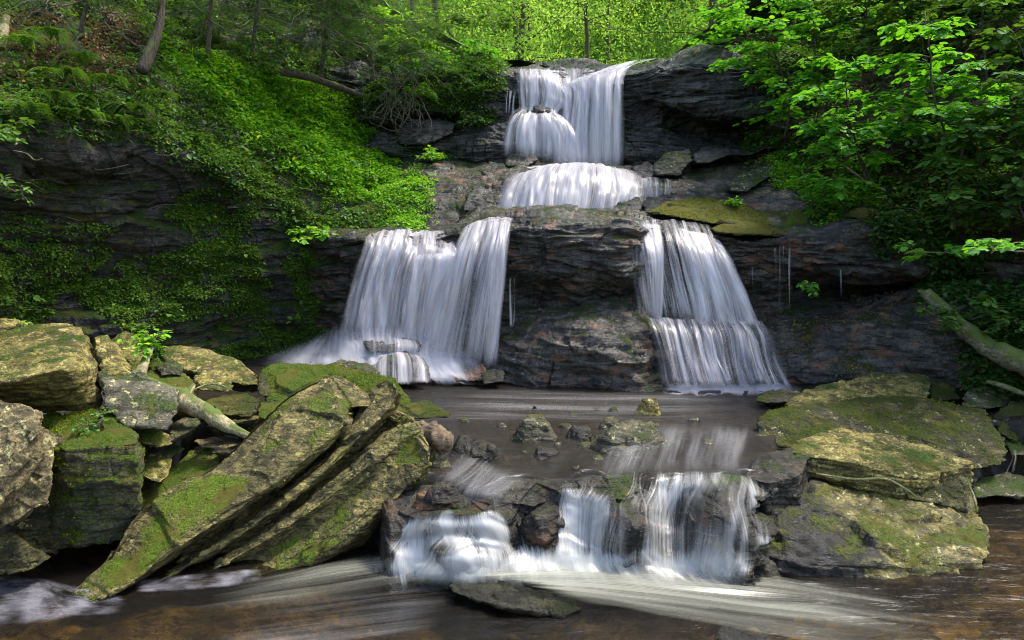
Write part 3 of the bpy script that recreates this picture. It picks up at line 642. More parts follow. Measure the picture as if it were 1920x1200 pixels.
# ------------------------------------------------------------------ foreground cascades and running foam
def zrow(pts, z): return [onz(px, py, z) for px, py in pts]
def ell(c, r, a0=-85, a1=85, t0=8, t1=100, n=13, m=9, k=1.03):
    """rows over the front of an ellipsoid boulder, top to bottom"""
    rows = []
    for j in range(m):
        th = math.radians(t0 + (t1 - t0) * j / (m - 1)); row = []
        for i in range(n):
            ph = math.radians(a0 + (a1 - a0) * i / (n - 1)); row.append(np.array((c[0] + k * r[0] * math.sin(th) * math.sin(ph), c[1] - k * r[1] * math.sin(th) * math.cos(ph), c[2] + k * r[2] * math.cos(th))))
        rows.append(row)
    return rows
def cascade_surface(nc=420, nr=300):
    cols_ = {
        600: [(1110, -1.0), (1080, -.86), (1055, -.74), (1030, -.62), (1005, -.5), (985, -.40), (960, -.28), (930, -.15), (900, -.05), (870, .0), (825, -.02)],
        700: [(1110, -1.0), (1080, -.86), (1055, -.74), (1030, -.60), (1005, -.46), (985, -.36), (960, -.25), (930, -.15), (900, -.05), (870, .0), (825, -.02)],
        780: [(1100, -1.0), (1072, -.86), (1048, -.74), (1018, -.58), (988, -.40), (968, -.30), (945, -.22), (920, -.12), (895, -.05), (865, .0), (820, -.02)],
        860: [(1100, -1.0), (1076, -.86), (1052, -.72), (1015, -.56), (992, -.44), (968, -.28), (948, -.21), (925, -.14), (900, -.06), (865, .0), (820, -.02)],
        930: [(1096, -1.0), (1072, -.86), (1050, -.74), (1022, -.60), (990, -.44), (966, -.32), (945, -.22), (922, -.13), (898, -.05), (865, .0), (820, -.02)],
        1000: [(1092, -1.0), (1066, -.86), (1040, -.74), (1015, -.62), (990, -.46), (965, -.34), (940, -.22), (915, -.10), (890, -.03), (860, .0), (815, -.02)],
        1060: [(1088, -1.0), (1064, -.86), (1038, -.72), (1008, -.56), (978, -.40), (950, -.24), (930, -.12), (912, -.04), (888, .0), (858, .0), (815, -.02)],
        1130: [(1092, -1.0), (1066, -.86), (1042, -.72), (1010, -.52), (980, -.36), (952, -.20), (930, -.10), (908, -.03), (884, .02), (855, .0), (810, -.02)],
        1200: [(1096, -1.0), (1068, -.86), (1044, -.72), (1014, -.55), (985, -.40), (958, -.26), (935, -.16), (905, -.06), (875, .02), (845, .0), (805, -.02)],
        1270: [(1098, -1.0), (1072, -.86), (1048, -.74), (1020, -.60), (990, -.45), (962, -.32), (932, -.18), (900, -.04), (870, .04), (840, .01), (800, -.02)],
        1340: [(1106, -1.0), (1080, -.86), (1052, -.72), (1020, -.54), (985, -.36), (952, -.20), (920, -.07), (890, .02), (862, .06), (835, .01), (800, -.02)],
        1420: [(1116, -1.0), (1090, -.86), (1060, -.72), (1030, -.56), (1000, -.42), (965, -.28), (935, -.18), (905, -.08), (875, .0), (845, -.02), (805, -.06)],
        1480: [(1120, -1.1), (1095, -.96), (1066, -.85), (1036, -.7), (1006, -.55), (970, -.42), (940, -.32), (910, -.22), (880, -.14), (850, -.1), (810, -.1)]}
    A = np.array([[onz(px, cols_[px][0][0] + 34, -.93)] + [onz(px, py, -.78 if i == 0 else z * .78) for i, (py, z) in enumerate(cols_[px])] for px in cols_]).transpose(1, 0, 2)
    G = resample(A, nr); G = resample(G.transpose(1, 0, 2), nc).transpose(1, 0, 2)
    P = G.reshape(-1, 3); q = proj(P); px, py = q[:, 0], q[:, 1]
    g = lambda cx, cy, rx, ry, p=2: np.exp(-(np.abs((px - cx) / rx) ** p + np.abs((py - cy) / ry) ** p))
    d = .16 * g(853, 1050, 90, 45, 2) + .16 * g(868, 985, 100, 26, 4) + .28 * g(1178, 1000, 50, 62, 2) + .34 * g(1340, 980, 80, 76, 2) - .12 * g(1085, 985, 40, 60) - .2 * g(1255, 985, 26, 70) + .12 * g(1230, 895, 60, 26) - .1 * g(965, 1010, 30, 50)
    d += .05 * facet(P * 2.1, 70) + .02 * facet(P * 5., 71) + .035 * fbm(P * 3, 3, 72)
    k = sstep(845, 905, py)
    n = np.array((0, -.75, .66)); V = P + n * (d * k)[:, None]
    V[:, 2] -= .14 * (1 - k) + .015
    V[:, 1] += 1.1 * sstep(735, 650, px); V[:, 2] -= .25 * sstep(720, 640, px); qx = px + 26 * vnoise(np.stack([0 * py, py / 17, 0 * py], 1), 95) + 12 * vnoise(np.stack([0 * py, py / 6, 0 * py], 1), 96); V[:, 1] += 1.2 * sstep(1425, 1475, qx); V[:, 2] -= .35 * sstep(1430, 1480, qx)
    # how white the water runs
    D = (.50 + .34 * sstep(1035, 1068, py) * box(px, py, 720, 1440, 0, 2000, 40)
         + .34 * box(px, py, 1048, 1128, 925, 2000, 20) + .45 * box(px, py, 735, 800, 965, 2000, 18) + .30 * box(px, py, 800, 960, 985, 1030, 12)
         + .35 * g(1240, 990, 34, 60) - .35 * box(px, py, 785, 950, 948, 976, 9) - .12 * g(853, 1012, 60, 10) - .22 * g(1180, 1010, 26, 40) + .15 * g(1330, 900, 90, 25) - .12 * g(1345, 1000, 75, 60) - .15 * g(1178, 990, 40, 50) + .35 * vnoise(np.stack([px / 38, py / 90, 0 * px], 1), 91) + .15 * vnoise(np.stack([px / 14, py / 60, 0 * px], 1), 92)
         - .6 * box(px, py, 950, 1050, 930, 1025, 15)) * (.38 + .62 * sstep(-25, 35, py - np.interp(px, (700, 950, 990, 1050, 1120, 1180, 1230, 1280, 1330, 1420), (962, 955, 940, 918, 922, 942, 905, 898, 888, 925)) - 14 * vnoise(np.stack([px / 22, 0 * px, 0 * px], 1), 94)))
    nzx = 30 * vnoise(np.stack([px / 60, py / 25, 0 * px], 1), 93)
    D = D * (1 - .95 * sstep(1052, 1112, py + nzx * .5)) * sstep(700, 780, px + nzx - (1050 - py) * .45) * sstep(1475, 1400, px + nzx)
    return V, G.shape, D
CV, CSH, CD = cascade_surface()
nr_, nc_ = CSH[:2]
o = link('rock_step', make_mesh('rock_step', CV, [grid_faces(nr_, nc_)]), M['wet'], loc=CV.mean(0)); tag(o, 'low dark bedrock step under the front cascades', None, None, 'structure')
def drape(lift, seed, dens, label):
    Vv = CV.reshape(nr_, nc_, 3)[::-1].copy(); sm = Vv.copy()
    for _ in range(10): sm[1:-1] = (sm[:-2] + sm[2:] + sm[1:-1]) / 3; sm[:, 1:-1] = (sm[:, :-2] + sm[:, 2:] + sm[:, 1:-1]) / 3
    Vv = sm; N = grid_normals(Vv); u = np.linspace(0, 1, nc_)[None, :] + 0 * Vv[:, :, 0]; v = np.linspace(0, 1, nr_)[:, None] + 0 * Vv[:, :, 0]
    Pq = proj(Vv); px = Pq[..., 0]; py = Pq[..., 1]
    # streaks fan out over the humps
    w = 0
    for cx, cy, rx, ry, k in ((860, 1080, 150, 120, .30), (1172, 1040, 80, 110, .30), (1345, 1040, 120, 130, .36)):
        w = w - k * (px - cx) / 200 * np.exp(-((px - cx) / rx) ** 2 - ((py - cy) / ry) ** 2) * 2.4
    um = np.stack([(u * 4.9 + w + seed).ravel(), (v * 1.9).ravel()], 1)
    um[:, 0] += .08 * vnoise(np.stack([u.ravel() * 5, v.ravel() * 4, 0 * u.ravel()], 1), seed)
    Q = Vv.reshape(-1, 3) + N.reshape(-1, 3) * 0; Q = Q + np.array((0, -.6, .8)) * lift
    me = make_mesh('waterfall', Q, [grid_faces(nr_, nc_)], [('metres', um), ('unit', np.stack([u.ravel(), v.ravel()], 1))])
    a_ = me.attributes.new('dens', 'FLOAT', 'POINT'); a_.data.foreach_set('value', (CD.reshape(nr_, nc_)[::-1].ravel() + dens).clip(0, 1).astype(np.float32))
    o = link('waterfall', me, M['cascade'], loc=Q.mean(0)); tag(o, label, None, None, 'structure'); return o
drape(.035, 3, 0, 'low white cascades running over the front rock step')
drape(.06, 9, -.12, 'thin outer strands of the front cascades')
def foam(label, rows, mat, **kw): return sheet('foam', rows, M[mat], label=label, **kw)
z = ZL + .02
foam('white foam rushing right below the small cascades', [
    zrow([(700, 1045), (800, 1078), (950, 1088), (1080, 1130)], z + .16), zrow([(820, 1030), (930, 1062), (1060, 1092), (1160, 1140)], z + .16),
    zrow([(980, 1040), (1080, 1058), (1180, 1100), (1270, 1160)], z + .15), zrow([(1160, 1045), (1260, 1072), (1340, 1115), (1420, 1185)], z + .10),
    zrow([(1330, 1050), (1430, 1085), (1530, 1135), (1600, 1215)], z + .04), zrow([(1440, 1070), (1560, 1105), (1680, 1160), (1740, 1230)], z + .03),
    zrow([(1560, 1075), (1700, 1120), (1830, 1180), (1900, 1260)], z + .02)], 'stream_foam', nu=80, nv=120, ripple=.02, seed=301)
foam('bright foam directly under the cascades', [
    zrow([(690, 1040), (850, 1045), (1020, 1030), (1200, 1035), (1400, 1050)], z + .30), zrow([(660, 1060), (830, 1078), (1020, 1062), (1210, 1070), (1430, 1085)], z + .17),
    zrow([(640, 1080), (820, 1100), (1040, 1105), (1260, 1120), (1520, 1130)], z + .06)], 'low_foam', nu=120, nv=50, ripple=.04, seed=303)
foam('white foam drifting left below the slanted slab', [
    zrow([(860, 1000), (860, 1030), (850, 1060), (840, 1090)], z + .12), zrow([(760, 1020), (755, 1048), (745, 1075), (730, 1105)], z + .09),
    zrow([(660, 1040), (640, 1065), (615, 1095), (590, 1130)], z + .05), zrow([(560, 1062), (535, 1085), (505, 1110), (470, 1145)], z + .03),
    zrow([(450, 1085), (420, 1105), (380, 1128), (340, 1160)], z + .02)], 'stream_foam', nu=60, nv=100, ripple=.02, seed=305)
foam('faint foam streaks over the front of the stream', [
    zrow([(880, 1080), (860, 1110), (840, 1150), (820, 1190)], z + .01), zrow([(740, 1090), (710, 1125), (680, 1170), (650, 1215)], z + .01),
    zrow([(600, 1110), (560, 1145), (520, 1190), (480, 1240)], z + .01), zrow([(470, 1130), (420, 1160), (370, 1205), (320, 1250)], z + .01)], 'stream_thin', nu=60, nv=80, ripple=.01, seed=307)
foam('pale scum floating in the left backwater', [
    zrow([(-60, 1090), (-60, 1125), (-60, 1180)], z + .005), zrow([(60, 1080), (60, 1118), (60, 1170)], z + .005), zrow([(130, 1095), (140, 1125), (140, 1160)], z + .005), zrow([(240, 1115), (240, 1130), (230, 1150)], z + .005)], 'rim_foam', nu=60, nv=60, ripple=0, seed=309)
foam('pale scum line along the foot of the slanted slab', [
    zrow([(250, 1085), (250, 1098), (255, 1112)], z + .006), zrow([(340, 1078), (340, 1092), (345, 1108)], z + .006), zrow([(420, 1070), (425, 1085), (430, 1100)], z + .006), zrow([(495, 1065), (498, 1074), (500, 1085)], z + .006)], 'rim_foam', nu=60, nv=60, ripple=0, seed=311)
foam('thin streaks converging above the left cascade', [
    zrow([(880, 835), (930, 870), (1000, 905)], .02), zrow([(840, 868), (900, 900), (960, 930)], .02), zrow([(800, 900), (860, 925), (940, 940)], .01)], 'stream_thin', nu=50, nv=60, ripple=.01, seed=313)
foam('silky current sliding toward the left cascade', [
    zrow([(850, 868), (900, 862), (960, 872), (1010, 885)], .06), zrow([(810, 895), (880, 890), (940, 900), (985, 910)], .05),
    zrow([(790, 925), (860, 918), (920, 925), (965, 932)], .0), zrow([(775, 950), (850, 948), (915, 950), (965, 955)], -.12)], 'stream_thin', nu=60, nv=60, ripple=.02, seed=319)
foam('silky current bending over the right cascade', [
    zrow([(1120, 800), (1220, 790), (1330, 790), (1430, 800)], .05), zrow([(1110, 840), (1215, 830), (1320, 828), (1425, 838)], .07),
    zrow([(1090, 880), (1200, 870), (1310, 865), (1420, 872)], .09), zrow([(1070, 915), (1190, 905), (1310, 900), (1420, 905)], .09)], 'stream_thin', nu=80, nv=80, ripple=.03, seed=321)
foam('painted pale glints across the back of the pool', [  # glints of light on the water, painted as pale streaks
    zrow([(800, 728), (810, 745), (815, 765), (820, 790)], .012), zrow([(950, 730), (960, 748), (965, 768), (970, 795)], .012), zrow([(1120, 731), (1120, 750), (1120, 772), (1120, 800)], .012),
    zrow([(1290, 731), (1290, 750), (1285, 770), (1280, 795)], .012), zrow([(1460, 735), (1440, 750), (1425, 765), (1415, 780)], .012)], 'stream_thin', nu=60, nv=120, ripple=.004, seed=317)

# ------------------------------------------------------------------ rocks
DG = None
def rock_mesh(name, hulls, vox, smooth=2, seed=0, disp=(.05, .03, .012), fs=2.2, T=.12, axis=None, sa=.02, seen=None):
    bm = bmesh.new()
    for pts in hulls:
        b2 = bmesh.new()
        for p in pts: b2.verts.new([float(v) for v in p])
        r = bmesh.ops.convex_hull(b2, input=b2.verts)
        bad = [g for g in r['geom_interior'] if isinstance(g, bmesh.types.BMVert)] + [g for g in r['geom_unused'] if isinstance(g, bmesh.types.BMVert)]
        bmesh.ops.delete(b2, geom=list(set(bad)), context='VERTS')
        tmp = bpy.data.meshes.new('t'); b2.to_mesh(tmp); b2.free(); bm.from_mesh(tmp); bpy.data.meshes.remove(tmp)
    me = bpy.data.meshes.new('coarse'); bm.to_mesh(me); bm.free()
    ob = bpy.data.objects.new('coarse', me); COL.objects.link(ob)
    md = ob.modifiers.new('r', 'REMESH'); md.mode = 'VOXEL'; md.voxel_size = vox; md.adaptivity = 0
    dg = bpy.context.evaluated_depsgraph_get(); dg.update()
    out = bpy.data.meshes.new_from_object(ob.evaluated_get(dg)); out.name = name
    bpy.data.objects.remove(ob); bpy.data.meshes.remove(me)
    n = len(out.vertices); V = np.empty(n * 3, np.float32); out.vertices.foreach_get('co', V); V = V.reshape(-1, 3).astype(float)
    E = np.empty(len(out.edges) * 2, np.int32); out.edges.foreach_get('vertices', E); E = E.reshape(-1, 2)
    deg = np.bincount(E.ravel(), minlength=n).astype(float)
    def lap(A):
        R = np.empty_like(A)
        for k in range(3): R[:, k] = (np.bincount(E[:, 0], A[E[:, 1], k], n) + np.bincount(E[:, 1], A[E[:, 0], k], n)) / deg
        return R
    for _ in range(smooth): V = .4 * V + .6 * lap(V)
    out.vertices.foreach_set('co', V.astype(np.float32).ravel()); out.update()
    N = np.empty(n * 3, np.float32); out.vertex_normals.foreach_get('vector', N); N = N.reshape(-1, 3).astype(float)
    for _ in range(4): N = lap(N)
    N /= np.linalg.norm(N, axis=1, keepdims=True) + 1e-9
    d = disp[0] * facet(V * fs, seed) + disp[1] * facet(V * fs * 2.7, seed + 11) + disp[2] * fbm(V * 9, 4, seed + 22) + disp[0] * .6 * fbm(V * 1.7, 3, seed + 33)
    if sa:
        ax = np.array((0.15, .1, 1.)) if axis is None else np.array(axis, float); ax = ax / np.linalg.norm(ax)
        side = 1 - np.abs(N @ ax) ** 2
        d = d + side * sa * (strata(V, T, seed + 44, 1.3, axis=ax) + .5 * strata(V, T * .37, seed + 55, 2.6, axis=ax))
    V = V + N * d[:, None]
    out.vertices.foreach_set('co', V.astype(np.float32).ravel())
    out.polygons.foreach_set('use_smooth', np.ones(len(out.polygons), bool)); out.update()
    out.materials.clear()
    return out, V
def rock(label, hulls, mat, name='boulder', cat='rock', group=None, tuft=None, **kw):
    H = [[p if isinstance(p, np.ndarray) else at(*p) for p in h] for h in hulls]
    allp = np.vstack([np.array(h) for h in H]); ext = (allp.max(0) - allp.min(0)).max(); Y = allp[:, 1].mean()
    kw.setdefault('vox', max(.0011 * Y * 1.6, ext / 150)); kw.setdefault('seed', abs(int(allp.sum() * 977)) % 9999)
    k = min(1., ext / 1.4); kw.setdefault('disp', (.030 * k, .022 * k, .010)); kw.setdefault('fs', 2.2 / max(k, .3)); kw.setdefault('sa', .03 * k)
    me, V = rock_mesh(name, H, **kw)
    o = link(name, me, M[mat], loc=(V[:, 0].mean(), V[:, 1].mean(), V[:, 2].min()))
    tag(o, label, cat, group)
    if tuft: TUFTS.append((o, tuft))
    return o
TUFTS = []
def grounded(pts, back=.4, z=None, shrink=1.0):
    """visible outline (px,py,Y) plus the same points pushed back and dropped"""
    P = [at(*p) for p in pts]; c = np.mean(P, 0); out = list(P)
    for p in P: out.append(c + (p - c) * .85 + np.array((0, back, -.02)))
    if z is not None:
        for p in P: q = c + (p - c) * shrink; out.append(np.array((q[0], q[1] + back * .3, z)))
    return out
def ab(top, thick, dirv=(0, 0, -1)):
    """slab: top polygon world/pixel points, extruded"""
    P = [p if isinstance(p, np.ndarray) else at(*p) for p in top]; d = np.array(dirv, float) * thick
    return P + [p + d for p in P]

SAXN = np.array((-.62, .1, .78))     # bedding normal of the slanted slabs
rock('large boulder with ochre lichened top and dark notched front, furthest left', [
    [(-160, 640, 8.6), (0, 624, 8.7), (60, 612, 8.9), (140, 605, 9.0), (165, 625, 8.6), (188, 690, 8.0), (192, 765, 7.8), (178, 772, 7.7), (150, 690, 7.3), (120, 690, 7.0), (0, 722, 6.8), (-160, 730, 6.7), (0, 750, 7.2), (-160, 765, 7.2), (150, 768, 7.6), (90, 640, 9.4), (-100, 640, 9.4)]], 'ochre', sa=.03, T=.15)
rock('brown flaky slab leaning at the left edge of the photo', [
    [(-140, 740, 6.3), (0, 755, 6.3), (82, 765, 6.4), (70, 810, 6.1), (35, 850, 5.95), (-20, 995, 5.7), (-160, 1010, 5.5), (90, 860, 6.2), (60, 800, 6.8), (-100, 740, 7.0), (-100, 990, 6.4)],
    [(60, 785, 6.3), (122, 820, 6.4), (98, 855, 6.25), (84, 880, 6.2), (92, 942, 6.15), (0, 997, 5.9), (-60, 900, 5.95), (10, 850, 6.0), (60, 900, 6.7), (0, 980, 6.5), (100, 825, 6.7)]], 'brown', T=.09, axis=(.75, -.5, .3), sa=.05)
rock('tall block with sunny golden moss on top and dark mossy front', [
    [(95, 770, 7.6), (200, 768, 7.6), (262, 812, 7.1), (255, 830, 6.8), (120, 845, 6.5), (88, 835, 6.7), (270, 830, 7.0), (262, 1010, 6.9), (90, 1030, 6.7), (85, 900, 6.7), (258, 900, 6.75), (150, 1020, 6.6), (60, 790, 7.4), (230, 1000, 7.6), (60, 1000, 7.4)]], 'mossy', sa=.02, tuft=(5000, .1, -.3, 'leaf_moss'))
rock('low dark wedge in the left backwater', [
    [(-60, 985, 6.2), (10, 1000, 6.15), (100, 1045, 6.4), (60, 1070, 6.2), (-60, 1080, 6.0), (40, 1010, 6.8), (-40, 990, 6.9)]], 'mossdark')
rock('dark stone under the leaning brown slab', [
    [(20, 960, 6.6), (100, 930, 6.7), (110, 1040, 6.7), (30, 1040, 6.5), (0, 1000, 7.2), (110, 1000, 7.4)]], 'mossdark')
rock('grey slanting block with orange stained upper edge', [
    [(185, 700, 7.9), (255, 702, 8.1), (330, 735, 8.0), (333, 775, 7.6), (312, 806, 7.4), (240, 800, 7.3), (196, 765, 7.4), (192, 715, 7.7), (260, 700, 8.8), (330, 740, 8.7), (240, 800, 8.2)]], 'grey')
rock('thin upright ochre blade beside the largest boulder', [
    [(175, 632, 8.2), (200, 640, 8.3), (246, 690, 8.2), (240, 704, 8.1), (205, 700, 7.9), (190, 720, 7.8), (215, 640, 8.9), (240, 700, 8.8)]], 'ochre')
rock('leaning flat slab behind the upright blade', [
    [(178, 630, 9.0), (198, 628, 9.1), (212, 640, 9.0), (246, 685, 8.7), (238, 700, 8.6), (200, 690, 8.6), (190, 660, 9.6), (235, 680, 9.5)]], 'ochre_moss')
rock('dark lumpy rock behind the leafy green plant', [
    [(212, 640, 9.6), (230, 622, 9.7), (252, 622, 9.7), (272, 650, 9.6), (260, 700, 9.3), (225, 690, 9.3), (215, 640, 10.2), (262, 640, 10.3)]], 'ochre_moss')
rock('thin ridge stone left of the grey slanting block', [
    [(185, 695, 8.4), (215, 660, 8.6), (248, 700, 8.3), (238, 712, 8.1), (200, 712, 8.1), (220, 690, 9.0)]], 'ochre_moss')
rock('long olive boulder above the pool edge, behind the driftwood', [
    [(300, 655, 9.8), (325, 645, 9.9), (390, 652, 10.0), (430, 668, 10.0), (480, 700, 9.8), (486, 720, 9.5), (460, 722, 9.3), (400, 708, 9.2), (335, 690, 9.3), (308, 672, 9.5), (350, 655, 10.8), (470, 700, 10.6), (400, 730, 9.6), (480, 735, 9.8)]], 'ochre')
rock('small rounded stone under the long olive boulder', [
    [(292, 690, 9.0), (318, 671, 9.1), (342, 685, 9.1), (345, 705, 8.9), (300, 705, 8.8), (320, 690, 9.5)]], 'wetolive')
rock('flat yellow stone in the middle of the left pile', [
    [(268, 700, 8.9), (285, 692, 9.1), (350, 698, 9.1), (368, 715, 8.8), (360, 735, 8.5), (320, 735, 8.4), (280, 722, 8.5), (300, 720, 9.3), (355, 740, 9.0)]], 'ochre_moss')
rock('flat tan stone left of the dark wedge', [
    [(362, 702, 9.2), (400, 700, 9.3), (435, 710, 9.2), (442, 725, 8.9), (430, 735, 8.8), (375, 732, 8.7), (360, 715, 8.9), (400, 720, 9.6)]], 'ochre')
rock('dark wedge stone with mossy right end', [
    [(382, 752, 8.6), (420, 738, 8.8), (455, 735, 8.9), (490, 745, 8.8), (488, 765, 8.4), (470, 785, 8.2), (420, 780, 8.2), (440, 760, 9.2), (480, 760, 9.2)]], 'mossdark')
rock('small mossy block between dark wedge and slanted slab', [
    [(485, 755, 8.5), (545, 752, 8.6), (548, 770, 8.3), (530, 790, 8.1), (485, 785, 8.1), (500, 770, 8.9), (540, 775, 8.9)]], 'mossy')
rock('broad hump covered in bright green moss behind slanted slab', [
    [(490, 695, 9.4), (510, 682, 9.7), (560, 680, 9.9), (640, 692, 9.9), (700, 700, 9.7), (740, 712, 9.5), (770, 750, 9.2), (765, 775, 9.0), (680, 790, 8.8), (560, 780, 8.7), (500, 755, 8.9), (488, 720, 9.1), (560, 690, 10.8), (720, 715, 10.6), (520, 700, 10.6)]], 'mossy', sa=.015, tuft=(5000, .2, -.3, 'leaf_moss'))
rock('small dark stone at the left end of the mossy hump', [
    [(484, 700, 9.2), (497, 697, 9.3), (505, 720, 9.1), (503, 745, 8.9), (484, 742, 8.9), (495, 720, 9.6)]], 'mossdark')
rock('dark rough rock behind the mossy hump', [
    [(600, 690, 10.6), (640, 675, 10.9), (690, 680, 10.9), (712, 697, 10.6), (700, 715, 10.2), (600, 710, 10.3), (650, 690, 11.5)]], 'wetolive')
rock('low dark point of rock between mossy hump and pool', [
    [(730, 768, 8.9), (752, 755, 9.2), (800, 748, 9.3), (812, 755, 9.2), (848, 774, 9.0), (845, 784, 8.8), (735, 786, 8.7), (790, 765, 9.7)]], 'mossdark')
# slanted slab: three beds of one rock
SL_LINES = [
    ([(130, 1112), (200, 1050), (258, 962), (330, 915), (400, 880), (440, 842), (530, 752), (600, 712), (620, 702)], (6.2, 8.5)),
    ([(150, 1120), (225, 1060), (300, 985), (385, 928), (450, 882), (520, 820), (575, 768), (618, 728), (632, 716)], (6.1, 8.2)),
    ([(175, 1124), (250, 1075), (330, 1015), (410, 962), (490, 912), (560, 858), (615, 812), (645, 780), (656, 758)], (6.0, 7.75)),
    ([(200, 1122), (265, 1082), (345, 1026), (425, 974), (502, 924), (572, 872), (630, 826), (655, 796), (662, 764)], (6.06, 7.85)),
    ([(215, 1118), (275, 1088), (352, 1030), (430, 978), (510, 926), (585, 868), (640, 818), (664, 780), (676, 745)], (6.55, 8.35)),
    ([(232, 1116), (300, 1082), (378, 1030), (456, 978), (532, 925), (604, 866), (660, 806), (700, 752), (720, 712)], (6.35, 8.05)),
    ([(248, 1114), (318, 1082), (396, 1034), (474, 984), (550, 930), (622, 872), (682, 812), (728, 768), (750, 728)], (6.30, 7.75)),
    ([(262, 1112), (332, 1084), (410, 1040), (488, 992), (562, 940), (632, 884), (690, 830), (726, 795), (742, 768)], (6.65, 8.05)),
    ([(280, 1110), (352, 1082), (432, 1038), (508, 990), (584, 936), (652, 880), (706, 832), (745, 802), (768, 790)], (6.55, 7.65)),
    ([(292, 1110), (362, 1084), (442, 1044), (518, 1000), (594, 948), (662, 892), (716, 848), (756, 818), (784, 800)], (6.50, 7.45)),
    ([(308, 1108), (380, 1086), (460, 1054), (536, 1016), (612, 968), (676, 918), (730, 872), (770, 836), (795, 815)], (6.62, 7.40)),
    ([(330, 1106), (405, 1088), (490, 1066), (566, 1032), (640, 988), (700, 942), (750, 900), (785, 862), (802, 838)], (6.50, 7.15)),
    ([(350, 1106), (425, 1092), (510, 1078), (580, 1058), (650, 1018), (710, 972), (758, 928), (792, 888), (803, 862)], (6.50, 7.05)),
    ([(370, 1118), (440, 1106), (520, 1094), (590, 1076), (655, 1040), (712, 1000), (756, 960), (786, 920), (796, 890)], (6.9, 7.45)),
]
def slab_loft(nu=430, nv=560):
    A = []
    for pts, (ya, yb) in SL_LINES:
        n = len(pts); A.append([at(px, py, ya + (yb - ya) * (i / (n - 1))) for i, (px, py) in enumerate(pts)])
    A = np.array(A); cen = A.mean(0)
    back = A[-1] + np.array((0, .5, -.15)); back2 = A[0] + np.array((.1, .5, -.35))
    ring = np.concatenate([A, back[None], back2[None], A[:1]], 0)          # close round the rock
    c0 = ring[:, 0].mean(0); c1 = ring[:, -1].mean(0); ax = (c1 - c0) / np.linalg.norm(c1 - c0)
    end = ring[:, -1:] * .55 + .45 * c1 + ax * .06; end2 = np.repeat((c1 + ax * .02)[None, None], len(ring), 0)
    st = ring[:, :1] * .6 + .4 * c0 - ax * .05
    ring = np.concatenate([st, ring, end, end2], 1)
    G = resample(ring, nv); G = resample(G.transpose(1, 0, 2), nu).transpose(1, 0, 2)
    N = grid_normals(G)
    for _ in range(3): N[1:-1] = (N[:-2] + N[2:] + N[1:-1]) / 3
    N /= np.linalg.norm(N, axis=2, keepdims=True) + 1e-9
    across = np.linspace(0, 1, nv)[:, None] + 0 * G[..., 0]; along = np.linspace(0, 1, nu)[None, :] + 0 * across
    if (N[nv // 3, nu // 2] @ np.array((0, -1, .5))) < 0: N = -N
    P = G.reshape(-1, 3); n = N.reshape(-1, 3); a_, l_ = across.ravel(), along.ravel()
    wob = .018 * vnoise(np.stack([l_ * 3, a_ * 2, 0 * l_], 1), 4)
    q = lambda fa, fl, s: vnoise(np.stack([(a_ + wob) * fa, l_ * fl, 0 * l_ + s], 1), s)
    rdg = lambda v: 1 - np.abs(v)
    d = .030 * (rdg(q(22, 3, 1)) ** 2 - .4) + .018 * (rdg(q(48, 6, 2)) ** 3 - .3) + .008 * q(110, 14, 3)
    d += .035 * facet(P * 1.5, 5) + .012 * facet(P * 5, 6) + .012 * fbm(P * 6, 4, 8)
    # broken bite marks across the beds
    d -= .03 * sstep(.45, .6, q(9, 9, 7)) 
    V = P + n * d[:, None]
    mo = (1.15 * sstep(.7, .3, l_) * box(a_ * 1000, 0 * a_, 0, 150, -1, 1, 30) * (1) + 1.0 * box(a_ * 1000, 0 * a_, 590, 790, -1, 1, 40) * sstep(.1, .3, l_) + .35 * box(a_ * 1000, 0 * a_, 440, 560, -1, 1, 40) * sstep(.4, .7, l_) + .5 * box(a_ * 1000, 0 * a_, 0, 150, -1, 1, 30) * sstep(.75, .9, l_))
    mo = 1.1 * mo * sstep(-.5, .1, fbm(P * 1.6, 3, 12)) - .08 - .25 * box(a_ * 1000, 0 * a_, 160, 470, -1, 1, 40)
    me = make_mesh('slanted_slab', V, [grid_faces(nv, nu)]); at_ = me.attributes.new('mossy', 'FLOAT', 'POINT'); at_.data.foreach_set('value', mo.astype(np.float32))
    return me, V
me, V = slab_loft()
o = link('boulder', me, M['slab'], loc=(V[:, 0].mean(), V[:, 1].mean(), V[:, 2].min()))
tag(o, 'huge slanted slab of layered beds with mossy foot rising from the stream', 'rock')
TUFTS.append((o, (9000, .25, .15, 'leaf_moss')))
rock('long tilted tan block left of the huge slanted slab', [
    [(262, 925, 7.6), (300, 895, 7.8), (375, 832, 8.3), (412, 830, 8.3), (418, 850, 8.0), (400, 885, 7.7), (330, 925, 7.35), (268, 975, 7.2), (262, 950, 7.3), (420, 870, 8.5), (300, 960, 8.0)]], 'ochre_moss', axis=SAXN, sa=.04)
rock('small yellow stone against the tilted tan block', [
    [(264, 868, 7.6), (275, 855, 7.8), (300, 852, 7.9), (322, 862, 7.8), (318, 890, 7.5), (300, 908, 7.3), (268, 895, 7.3), (300, 880, 8.1)]], 'ochre')
rock('mossy wedge behind the golden moss block', [
    [(242, 790, 7.9), (252, 782, 8.0), (320, 820, 7.8), (322, 832, 7.6), (300, 838, 7.5), (268, 830, 7.5), (250, 800, 8.3), (300, 830, 8.2)]], 'ochre_moss')
rock('flat worn stone in the gap left of the slab', [
    [(275, 838, 8.1), (330, 830, 8.2), (350, 842, 8.0), (320, 858, 7.8), (280, 855, 7.8), (310, 850, 8.5)]], 'grey')
rock('flat tan shard near the driftwood tip', [
    [(360, 826, 8.3), (400, 818, 8.5), (452, 824, 8.4), (456, 832, 8.2), (420, 842, 8.0), (375, 838, 8.0), (410, 838, 8.6)]], 'brown')
